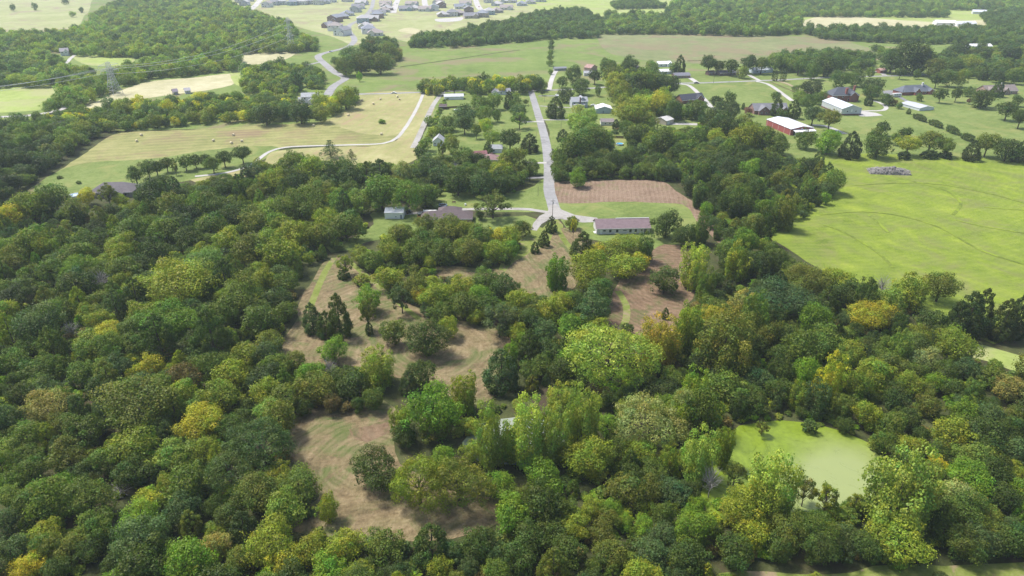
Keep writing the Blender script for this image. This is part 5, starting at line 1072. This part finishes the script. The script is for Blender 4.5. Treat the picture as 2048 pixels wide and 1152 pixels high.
for n, it in enumerate(ESTATE.split(";")):
    px, py, cc = it.split(); px, py = float(px), float(py)
    i = re_.randrange(4)
    o = EST[i] if i not in used else copy_tree(EST[i])
    if i not in used: used.add(i)
    p = G(px, py)
    o.location = (p.x, p.y, 0); o.scale = (1.6, 1.5, 1.4)
    o.rotation_euler = (0, 0, R(re_.choice((-18, -10, 8, 14, 0)) + re_.uniform(-6, 6)))
    wc, ww = WCOL[cc]; rc, rw = re_.choice(RCOL)
    for ch in o.children:
        if ch.name.startswith("wall"): ch.color = (*wc, 1)
        if "roof" in ch.name: ch.color = (*rc, 1)
    street = "beside the curving estate road" if (640 < px < 760 and py > 16) else ("at the edge of the far wood" if px < 670 else ("on the ridge of the estate slope" if px > 880 else "on the straight estate streets"))
    st = "single storey" if i in (0, 2) else "two storey"
    tag(o, f"{st} {ww} house with {rw} {street}", "house", f"estate houses {street}")
for i in range(4):
    if i not in used:
        for ch in list(EST[i].children): bpy.data.objects.remove(ch)
        bpy.data.objects.remove(EST[i])

# ------------------------------------------------------------------ vehicles
def cyl(mb, c, r, w, n=12):
    x, y, z = c
    a = [(x - w/2, y + math.cos(2*math.pi*k/n)*r, z + math.sin(2*math.pi*k/n)*r) for k in range(n)]
    b = [(x + w/2, q[1], q[2]) for q in a]
    mb.loft(a, b)
def car(name, label, px, py, rot, color, kind='car', cat="car", group=None):
    p = G(px, py, .17)
    root = tag(empty(name, (p.x, p.y, .17), R(rot)), label, cat, group)
    L_, W_ = (4.7, 1.85)
    prof = {'car': [(-2.35,.35),(-2.3,.75),(-1.4,.95),(-.75,1.42),(.75,1.45),(1.5,1.0),(2.3,.9),(2.35,.4)], 'truck': [(-2.7,.4),(-2.68,.95),(-1.7,1.1),(-1.2,1.75),(.1,1.78),(.3,1.15),(2.7,1.12),(2.7,.45)]}[kind]
    m = MB()
    a = [(-W_/2, y, z) for y, z in prof]; b = [(W_/2, y, z) for y, z in prof]
    m.loft(b, a); bo = m.build("body", MAT["carpaint"], root, color)
    gl = {'car': [(-1.38,.97),(-.76,1.38),(.74,1.40),(1.42,1.02)], 'truck': [(-1.68,1.12),(-1.2,1.70),(.06,1.72),(.24,1.18)]}[kind]
    m = MB()
    m.loft([(W_/2 + .02, y, z) for y, z in gl], [(-W_/2 - .02, y, z) for y, z in gl]); m.build("window", MAT["glass_dark"], root)
    for sx in (-1, 1):
        for yy in (-1.45, 1.45):
            m = MB(); cyl(m, (sx * (W_/2 - .1), yy, .33), .34, .24); wh = m.build("wheel", MAT["rubber"], root)
            m = MB(); cyl(m, (sx * (W_/2 + .025), yy, .33), .2, .03); m.build("rim", MAT["galvanised"], wh)
        m = MB(); m.box(sx*.62 - .22, sx*.62 + .22, -2.39, -2.31, .62, .76); m.build("headlight", MAT["white_trim"], root)
    return root
car("passing_car", "white car driving along the road behind the hay field", 788, 187, 88, (.75,.75,.75))
car("passing_car", "blue car on the road in front of the tree belt", 861, 184, 90, (.05,.12,.32))
car("passing_car", "dark car leaving the drive on the country road", 1393, 167, 84, (.03,.035,.045))
car("passing_car", "silver car on the curving estate road below the slope", 662, 104, 60, (.42,.45,.50))
car("parked_car", "dark car parked on the estate road between houses", 700, 61, 20, (.04,.045,.05))
car("parked_car", "white car parked beside the red outbuilding", 1754, 145, 70, (.75,.75,.75), group="white cars parked at the red outbuilding")
car("parked_car", "white car parked beside the red outbuilding", 1763, 141, 70, (.75,.75,.75), group="white cars parked at the red outbuilding")
car("pickup_truck", "white pickup truck parked on the asphalt drive", 1114, 192, 10, (.75,.75,.75), 'truck', "truck")
car("parked_car", "white car by the blue outbuilding wall", 1187, 212, 80, (.75,.75,.75))
car("parked_car", "dark car parked under the trees beside the white shed", 815, 425, 80, (.03,.03,.035))
for i, (px, py, rr, cl) in enumerate(((744,30,20,(.7,.7,.7)),(738,40,30,(.05,.06,.08)),(716,48,60,(.55,.56,.58)),(790,18,10,(.75,.75,.75)),(794,8,10,(.1,.1,.12)),(852,10,15,(.72,.72,.72)),(958,14,20,(.4,.05,.05)),(692,70,40,(.7,.7,.7)),(508,14,40,(.7,.7,.7)))):
    w_ = ("white", "dark", "grey", "white", "black", "white", "red", "white", "white")[i]
    car("parked_car", w_ + " car parked on a pale street of the housing estate", px, py, rr, cl, group="cars parked in the housing estate")
# motorhome
p = G(1793, 194); mh = tag(empty("motorhome", (p.x, p.y, .13), R(12)), "white motorhome parked by the brick ranch house", "motorhome")
m = MB(); m.box(-3.6, 3.6, -1.2, 1.2, .6, 3.1); m.box(-4.3, -3.55, -1.15, 1.15, .6, 1.7); m.box(-4.2, -3.5, -1.15, 1.15, 2.1, 3.1); m.build("body", MAT["carpaint"], mh, (.76,.76,.75))
m = MB(); m.box(-4.05, -3.5, -1.1, 1.1, 1.7, 2.12); m.build("windscreen", MAT["glass_dark"], mh)
for u in (-2.2, -.4, 1.8):
    m = MB(); m.box(u - .5, u + .5, -1.24, -1.19, 1.7, 2.4); m.build("window", MAT["glass_dark"], mh)
m = MB(); m.box(-3.55, 3.5, -1.235, -1.19, 1.15, 1.3); m.build("stripe", MAT["dark_metal"], mh)
for u in (-2.8, 2.0):
    for sy in (-1.05, 1.05):
        m = MB(); n_ = 12; m.loft([(u + math.cos(2*math.pi*k/n_)*.42, sy - .14, .42 + math.sin(2*math.pi*k/n_)*.42) for k in range(n_)], [(u + math.cos(2*math.pi*k/n_)*.42, sy + .14, .42 + math.sin(2*math.pi*k/n_)*.42) for k in range(n_)]); m.build("wheel", MAT["rubber"], mh)
# flatbed trailer
p = G(860, 425); ft = tag(empty("flatbed_trailer", (p.x, p.y, .02), 0), "white flatbed trailer behind the brown roofed house", "trailer")
m = MB(); m.box(-3.2, 3.2, -1.1, 1.1, .75, .95); m.box(-3.2, -3.1, -1.1, 1.1, .95, 1.3); m.build("bed", MAT["paint"], ft, (.72,.72,.70))
m = MB(); m.box(3.2, 4.4, -.1, .1, .6, .75); m.build("tow_bar", MAT["dark_metal"], ft)
for u in (-.2, .7):
    for sy in (-1.15, 1.15):
        m = MB(); m.loft([(u + math.cos(2*math.pi*k/12)*.36, sy - .1, .37 + math.sin(2*math.pi*k/12)*.36) for k in range(12)], [(u + math.cos(2*math.pi*k/12)*.36, sy + .1, .37 + math.sin(2*math.pi*k/12)*.36) for k in range(12)]); m.build("wheel", MAT["rubber"], ft)
p = G(913, 224); ut = tag(empty("utility_trailer", (p.x, p.y, .05), R(8)), "small white box trailer on the back lawn", "trailer")
m = MB(); m.box(-1.9, 1.9, -1, 1, .5, 2.0); m.build("box", MAT["paint"], ut, (.74,.74,.74))
m = MB(); m.box(1.9, 2.9, -.08, .08, .45, .58); m.build("tow_bar", MAT["dark_metal"], ut)
for sy in (-1.08, 1.08):
    m = MB(); m.loft([(math.cos(2*math.pi*k/12)*.33, sy - .1, .34 + math.sin(2*math.pi*k/12)*.33) for k in range(12)], [(math.cos(2*math.pi*k/12)*.33, sy + .1, .34 + math.sin(2*math.pi*k/12)*.33) for k in range(12)]); m.build("wheel", MAT["rubber"], ut)
# tracked loader
p = G(839, 437); lo = tag(empty("loader", (p.x, p.y, 0), R(5)), "orange and black compact loader beside the brown roofed house", "loader")
m = MB(); m.box(-.9, .9, -.9, 1.6, .6, 1.4); m.build("chassis", MAT["paint"], lo, (.50,.25,.06))
m = MB(); m.box(-.65, .65, -.2, 1.0, 1.4, 2.4); m.build("cab", MAT["glass_dark"], lo)
m = MB(); m.box(-.75, .75, -.3, 1.1, 2.4, 2.52); m.build("cab_roof", MAT["paint"], lo, (.55,.5,.42))
for sx in (-1, 1):
    m = MB(); m.loft([(sx*1.0 - .2, a, b) for a, b in ((-1,.35),(-.8,.7),(1.3,.7),(1.6,.35),(1.3,.02),(-.8,.02))], [(sx*1.0 + .2, a, b) for a, b in ((-1,.35),(-.8,.7),(1.3,.7),(1.6,.35),(1.3,.02),(-.8,.02))]); m.build("track", MAT["rubber"], lo)
    m = MB(); m.tube([(sx*.8, 1.3, 1.5), (sx*.8, .2, 1.9), (sx*.8, -1.4, .5)], .1, 5); m.build("lift_arm", MAT["paint"], lo, (.50,.25,.06))
m = MB(); m.box(-1.0, 1.0, -2.0, -1.3, .1, .8); m.build("bucket", MAT["dark_metal"], lo)
# trampoline
p = G(886, 413); tp = tag(empty("trampoline", (p.x, p.y, .03)), "round blue trampoline with black safety net on the lawn", "trampoline")
ring = lambda r, z, n=24: [(math.cos(2*math.pi*k/n)*r, math.sin(2*math.pi*k/n)*r, z) for k in range(n)]
m = MB(); m.loft(ring(1.8, .84), ring(1.8, .90)); m.build("mat", MAT["rubber"], tp)
m = MB(); a, b, c, d = ring(1.8, .82), ring(2.2, .82), ring(2.2, .96), ring(1.8, .96)
for q, w in ((a, b), (b, c), (c, d), (d, a)): m.loft(q, w, False)
m.build("pad", MAT["paint"], tp, (.38, .48, .62))
for k in range(6):
    an = k * math.pi / 3 + .3; x, y = math.cos(an)*2.15, math.sin(an)*2.15
    m = MB(); m.tube([(x, y, 0), (x, y, .84)], .05, 6); m.build("leg", MAT["galvanised"], tp)
    m = MB(); m.tube([(x, y, .84), (x, y, 2.6)], .045, 6); m.build("net_post", MAT["rubber"], tp)
m = MB()
for z in [1.0 + .2*i for i in range(9)]: m.tube(ring(2.1, z) + [ring(2.1, z)[0]], .012, 3, False)
for x, y, _ in ring(2.1, 0, 60): m.tube([(x, y, .95), (x, y, 2.6)], .010, 3, False)
m.build("safety_net", MAT["rubber"], tp)
# lawn odds and ends
p = G(908, 406); bb = tag(empty("garden_bench", (p.x, p.y, .03)), "dark low garden bench on the trampoline lawn", "bench")
m = MB(); m.box(-.9, .9, -.25, .25, .4, .48); m.build("seat", MAT["plank"], bb)
m = MB(); m.box(-.9, .9, .2, .28, .48, .9); m.build("backrest", MAT["plank"], bb)
for sx in (-.8, .8): m = MB(); m.box(sx - .06, sx + .06, -.25, .25, 0, .4); m.build("leg", MAT["plank"], bb)
p = G(931, 411); wt = tag(empty("water_tank", (p.x, p.y, .03)), "small white water tank on the trampoline lawn", "tank")
m = MB(); m.loft(ring(.5, 0, 14), ring(.5, .9, 14)); m.loft(ring(.5, .9, 14), ring(.15, 1.1, 14)); m.build("tank_body", MAT["paint"], wt, (.74,.74,.72))
m = MB(); m.loft(ring(.14, 1.08, 10), ring(.14, 1.2, 10)); m.build("lid", MAT["rubber"], wt)
# round pools
def pool(label, px, py, r, mat, h=1.25):
    p = G(px, py); o = tag(empty("round_pool", (p.x, p.y, .03)), label, "pool")
    m = MB(); m.loft(ring(r, 0), ring(r, h), False); m.loft(ring(r - .05, h), ring(r - .05, 0), False); m.build("pool_wall", MAT["paint"], o, (.62,.64,.66))
    m = MB(); m.loft(ring(r - .06, h - .25), ring(r - .06, h - .2)); m.build("water", MAT[mat], o)
    m = MB(); a, b, c, d = ring(r - .1, h), ring(r + .12, h), ring(r + .12, h + .07), ring(r - .1, h + .07)
    for q, w in ((a, b), (b, c), (c, d), (d, a)): m.loft(q, w, False)
    m.build("rim", MAT["white_trim"], o)
    m = MB()
    for sx in (-.25, .25): m.tube([(sx, -r - .5, 0), (sx, -r - .1, h + .4), (sx, -r + .3, h)], .04, 5)
    for k in range(4): m.box(-.25, .25, -r - .45 + .1*k, -r - .35 + .1*k, .25 + .3*k, .3 + .3*k)
    m.build("ladder", MAT["plank"], o)
pool("round garden pool with pale blue water by the grey hipped house", 152, 394, 3.0, "pool_cover")
pool("round turquoise garden pool behind the brown plank fence", 1239, 290, 2.4, "pool_water", 1.0)
# fences
def fence(label, A, B, h=1.8, mat="plank", rails_only=False):
    a, b = G(*A), G(*B); Lh = (b - a).length
    o = tag(empty("plank_fence" if not rails_only else "rail_fence", a, math.atan2(b.y - a.y, b.x - a.x)), label, "fence")
    n = max(2, int(Lh / 2.4))
    for i in range(n + 1):
        x = Lh * i / n
        m = MB(); m.box(x - .06, x + .06, -.06, .06, 0, h + .08); m.build("post", MAT[mat], o)
    m = MB()
    if rails_only:
        for z in (.4, .8, 1.15): m.box(0, Lh, -.03, .03, z, z + .12)
        m.build("rail", MAT[mat], o)
    else:
        k = int(Lh / .16)
        for i in range(k): m.box(i*.16, i*.16 + .145, -.085, -.062, .05, h + RNG.uniform(-.03, .03))
        ob = m.build("planks", MAT[mat], o); ob["kind"] = "stuff"
fence("brown plank fence between the garden house and the pool", (1218,276), (1247,277))
fence("dark plank fence beside the small brown shed", (893,217), (938,214), 1.5)
fence("long dark rail fence beside the tan drive", (1540,165), (1590,186), 1.2, "plank", True)
fence("dark rail fence below the tan meadow", (1375,123), (1430,122), 1.2, "plank", True)

# ------------------------------------------------------------------ hay bales
proto_b = None
for (bx, by, where) in [(283,272,"west"),(274,284,"west"),(427,283,"west"),(463,288,"west"),(467,272,"west"),(484,284,"west"),(627,253,"west"),(763,270,"east"),(697,232,"east"),(747,209,"east"),(724,202,"east"),(761,200,"east"),(799,200,"east"),(795,195,"east")]:
    p = G(bx, by)
    if proto_b is None:
        m = MB(); n_ = 18
        rr = lambda f: .80 * (1 - .06 * f)
        prof = [(-.75, .72), (-.68, .80), (0, .82), (.68, .80), (.75, .72)]
        rings_ = [[(u, math.cos(2*math.pi*k/n_)*r, .78 + math.sin(2*math.pi*k/n_)*r) for k in range(n_)] for u, r in prof]
        for i in range(len(rings_) - 1): m.loft(rings_[i], rings_[i+1], False)
        m.add(rings_[0], [tuple(range(n_ - 1, -1, -1))]); m.add(rings_[-1], [tuple(range(n_))])
        proto_b = m.mesh("hay_bale"); proto_b.materials.append(MAT["straw"])
    o = link("hay_bale", proto_b)
    o.location = (p.x, p.y, .04); o.rotation_euler = (0, 0, RNG.uniform(0, 3.1))
    tag(o, "round straw hay bale lying on the " + ("brown and green hay field" if where == "west" else "freshly cut pale hay field"), "hay bale", "round bales on the " + ("brown hay field" if where == "west" else "pale hay field"))

# ------------------------------------------------------------------ debris pile on the pasture
p = G(1778, 345); dp = tag(empty("debris_pile", (p.x, p.y, 0), R(-14)), "long grey pile of dead branches and boards on the pasture", "pile")
rg = random.Random(5)
core = MB()
N_ = 26; M_ = 10
gridv = []
for i in range(N_ + 1):
    for j in range(M_ + 1):
        u, v = i / N_ * 2 - 1, j / M_ * 2 - 1
        hh = max(0, 1 - u*u) ** .5 * max(0, 1 - v*v) ** .5 * (2.3 + .9 * math.sin(u * 5 + 1)) * rg.uniform(.45, 1.35)
        gridv.append((u * 11.5, v * 5 + u * 1.2, hh - .05))
core.add(gridv, [(i*(M_+1)+j, (i+1)*(M_+1)+j, (i+1)*(M_+1)+j+1, i*(M_+1)+j+1) for i in range(N_) for j in range(M_)])
core.build("heap", MAT["debris"], dp)
m = MB()
for _ in range(420):
    u, v = rg.uniform(-.98, .98), rg.uniform(-.95, .95)
    z = max(0, 1 - u*u) ** .5 * max(0, 1 - v*v) ** .5 * 2.6 + .2
    a = rg.uniform(0, 6.28); l = rg.uniform(.6, 2.2); t = rg.uniform(-.35, .45)
    c = Vector((u * 11.5, v * 5 + u * 1.2, z)); dd = Vector((math.cos(a), math.sin(a), t)) * l / 2
    m.tube([c - dd, c + dd], rg.uniform(.05, .16), 4)
o = m.build("branches", MAT["dead_wood"], dp); o["kind"] = "stuff"

# ------------------------------------------------------------------ lattice towers, power lines, utility poles
def solve_h(px, pyb, pyt):
    b = G(px, pyb); lo_, hi_ = 0.0, 90.0
    for _ in range(40):
        mid = (lo_ + hi_) / 2
        if pix((b.x, b.y, mid))[1] > pyt: lo_ = mid
        else: hi_ = mid
    return b, lo_
def tower(label, px, pyb, pyt, base, rz, arms):
    b, H = solve_h(px, pyb, pyt)
    o = tag(empty("lattice_tower", (b.x, b.y, 0), rz), label, "pylon")
    waist, ww, tw = H * .55, base * .22, base * .13
    def corner(z, sx, sy):
        f = z / H
        hw = base/2 + (ww - base/2) * (z / waist) if z < waist else ww + (tw - ww) * ((z - waist) / (H - waist))
        return Vector((sx * hw, sy * hw, z))
    for sx in (-1, 1):
        for sy in (-1, 1):
            m = MB(); m.tube([corner(-.2, sx, sy), corner(waist, sx, sy), corner(H, sx, sy)], .17, 4); m.build("leg", MAT["galvanised"], o)
    lv = [H * q for q in (.0, .14, .26, .37, .46, .55, .63, .71, .79, .87, .94, 1.0)]
    m = MB()
    for i in range(len(lv) - 1):
        for (a, c) in (((-1,-1),(1,-1)), ((1,-1),(1,1)), ((1,1),(-1,1)), ((-1,1),(-1,-1))):
            m.tube([corner(lv[i], *a), corner(lv[i+1], *c)], .075, 3); m.tube([corner(lv[i], *c), corner(lv[i+1], *a)], .075, 3)
            m.tube([corner(lv[i+1], *a), corner(lv[i+1], *c)], .075, 3)
    m.build("bracing", MAT["galvanised"], o)
    att = []
    for zf, reach in arms:
        for sg in (-1, 1):
            z = H * zf; m = MB()
            tip = Vector((sg * reach, 0, z + .3))
            for sy in (-1, 1):
                m.tube([corner(z, sg, sy), tip], .10, 4); m.tube([corner(min(H, z + 2.2), sg, sy), tip], .09, 4)
            for q in (.3, .55, .8):
                m.tube([corner(z, sg, -1).lerp(tip, q), corner(min(H, z + 2.2), sg, 1).lerp(tip, q)], .06, 3); m.tube([corner(z, sg, 1).lerp(tip, q), corner(z, sg, -1).lerp(tip, q + .1)], .06, 3)
            ar = m.build("crossarm", MAT["galvanised"], o)
            m = MB(); m.tube([tip, tip - Vector((0, 0, 2.2))], .11, 6); m.build("insulator", MAT["white_trim"], ar)
            w = tip - Vector((0, 0, 2.2)); cz, szz = math.cos(rz), math.sin(rz)
            att.append(Vector((b.x + w.x*cz - w.y*szz, b.y + w.x*szz + w.y*cz, w.z)))
    return att
t1 = tower("near steel lattice power tower beside the stubble field", 231, 188, 124, 9.0, R(60), [(.74, 8.0), (.9, 9.0)])
t2 = tower("far steel lattice power tower below the housing estate", 584, 105, 35, 7.5, R(60), [(.48, 6.5), (.70, 6.5), (.9, 5.5)])
def wire(a, b, sag, label, group, r=.11):
    pts = [a.lerp(b, t / 24) - Vector((0, 0, sag * 4 * (t/24) * (1 - t/24))) for t in range(25)]
    m = MB(); m.tube(pts, r, 4); o = m.build("power_line", MAT["cable"]); tag(o, label, "power line", group)
for i, (k1, k2) in enumerate(((0, 0), (2, 2), (3, 4))):
    wire(t1[k1], t2[k2], 9, "pale power cable sagging between the two lattice towers", "cables between the lattice towers")
off = G(-420, 300)
for k1, dx in ((0, -8), (2, 0), (3, 8)):
    wire(t1[k1], Vector((off.x + dx, off.y + dx * 2, 30)), 6, "pale power cable running from the near tower over the green field", "cables over the green field")
o3 = tower("lattice power tower continuing the line over the western fields", -424, 302, 230, 9.0, R(60), [(.74, 8.0), (.9, 9.0)]) if False else None
def pole(label, px, pyb, pyt, arm=True, group=None, r=.16):
    b, H = solve_h(px, pyb, pyt)
    H = min(max(H, 5), 14)
    o = tag(empty("utility_pole", (b.x, b.y, 0), RNG.uniform(-.3, .3)), label, "utility pole", group)
    m = MB(); m.tube([(0, 0, -.2), (0, 0, H)], [r, r * .7], 8); m.build("post", MAT["pole_wood"], o)
    if arm:
        m = MB(); m.box(-1.1, 1.1, -.16, -.04, H - .9, H - .75); ca = m.build("crossarm", MAT["pole_wood"], o)
        for x in (-1.0, 0, 1.0):
            m = MB(); m.tube([(x, -.1, H - .76), (x, -.1, H - .5)], .06, 6); m.build("insulator", MAT["white_trim"], ca)
        m = MB(); m.tube([(.3, 0, H - 2.4), (.3, 0, H - 1.6)], .2, 8); m.build("transformer", MAT["galvanised"], o)
for px, b, t, lab in ((1105,434,398,"tall grey utility pole at the gravel turnaround"),(1078,180,153,"utility pole with guy wire at the road junction"),(1427,166,142,"utility pole beside the dark car"),(882,186,164,"utility pole at the top of the pale lane"),
                      (1783,152,130,"pale utility pole near the red outbuilding"),(1833,152,129,"utility pole standing in front of the dark grove"),(1686,156,132,"utility pole behind the big brick house"),(1607,158,141,"short utility pole beside the roadside oak"),
                      (1057,214,196,"slim pole beside the small purple tree"),(1122,262,242,"slim pole on the lawn opposite the drive"),(1076,392,372,"slim pole on the lawn beside the road"),(1089,205,192,"slim pole by the asphalt drive"),(1072,285,262,"slim pole at the road verge under the dark cedar")):
    pole(lab, px, b, t, "slim" not in lab, None, .16 if "slim" not in lab else .10)
# road-side mailboxes
for px, py, lab in ((1100,279,"black mailbox at the drive opposite the cedar"),(1080,324,"dark mailbox at the pink house drive"),(1357,169,"small mailbox at the country road drive"),(1511,165,"small mailbox by the wide pale drive")):
    p = G(px, py); o = tag(empty("mailbox", (p.x, p.y, 0)), lab, "mailbox")
    m = MB(); m.box(-.06, .06, -.06, .06, 0, 1.1); m.build("post", MAT["pole_wood"], o)
    m = MB(); m.loft([(-.12, -.28, 1.1), (.12, -.28, 1.1), (.12, -.28, 1.28), (0, -.28, 1.36), (-.12, -.28, 1.28)], [(-.12, .28, 1.1), (.12, .28, 1.1), (.12, .28, 1.28), (0, .28, 1.36), (-.12, .28, 1.28)]); m.build("box", MAT["dark_metal"], o)

# ------------------------------------------------------------------ haze
hz = MB(); hz.box(-3650, 3650, -350, 4250, -1.0, CAM_H + 14)
hm = bpy.data.materials.new("haze_air"); hm.use_nodes = True
hn = hm.node_tree; hn.nodes.clear()
ho = hn.nodes.new("ShaderNodeOutputMaterial"); hv = hn.nodes.new("ShaderNodeVolumePrincipled")
hv.inputs["Color"].default_value = (.78, .88, 1.0, 1)
hv.inputs["Density"].default_value = HAZE
hv.inputs["Anisotropy"].default_value = .1
hn.links.new(hv.outputs[0], ho.inputs["Volume"])
tag(hz.build("haze", hm), "thin pale summer haze over the whole valley", None, None, "stuff")
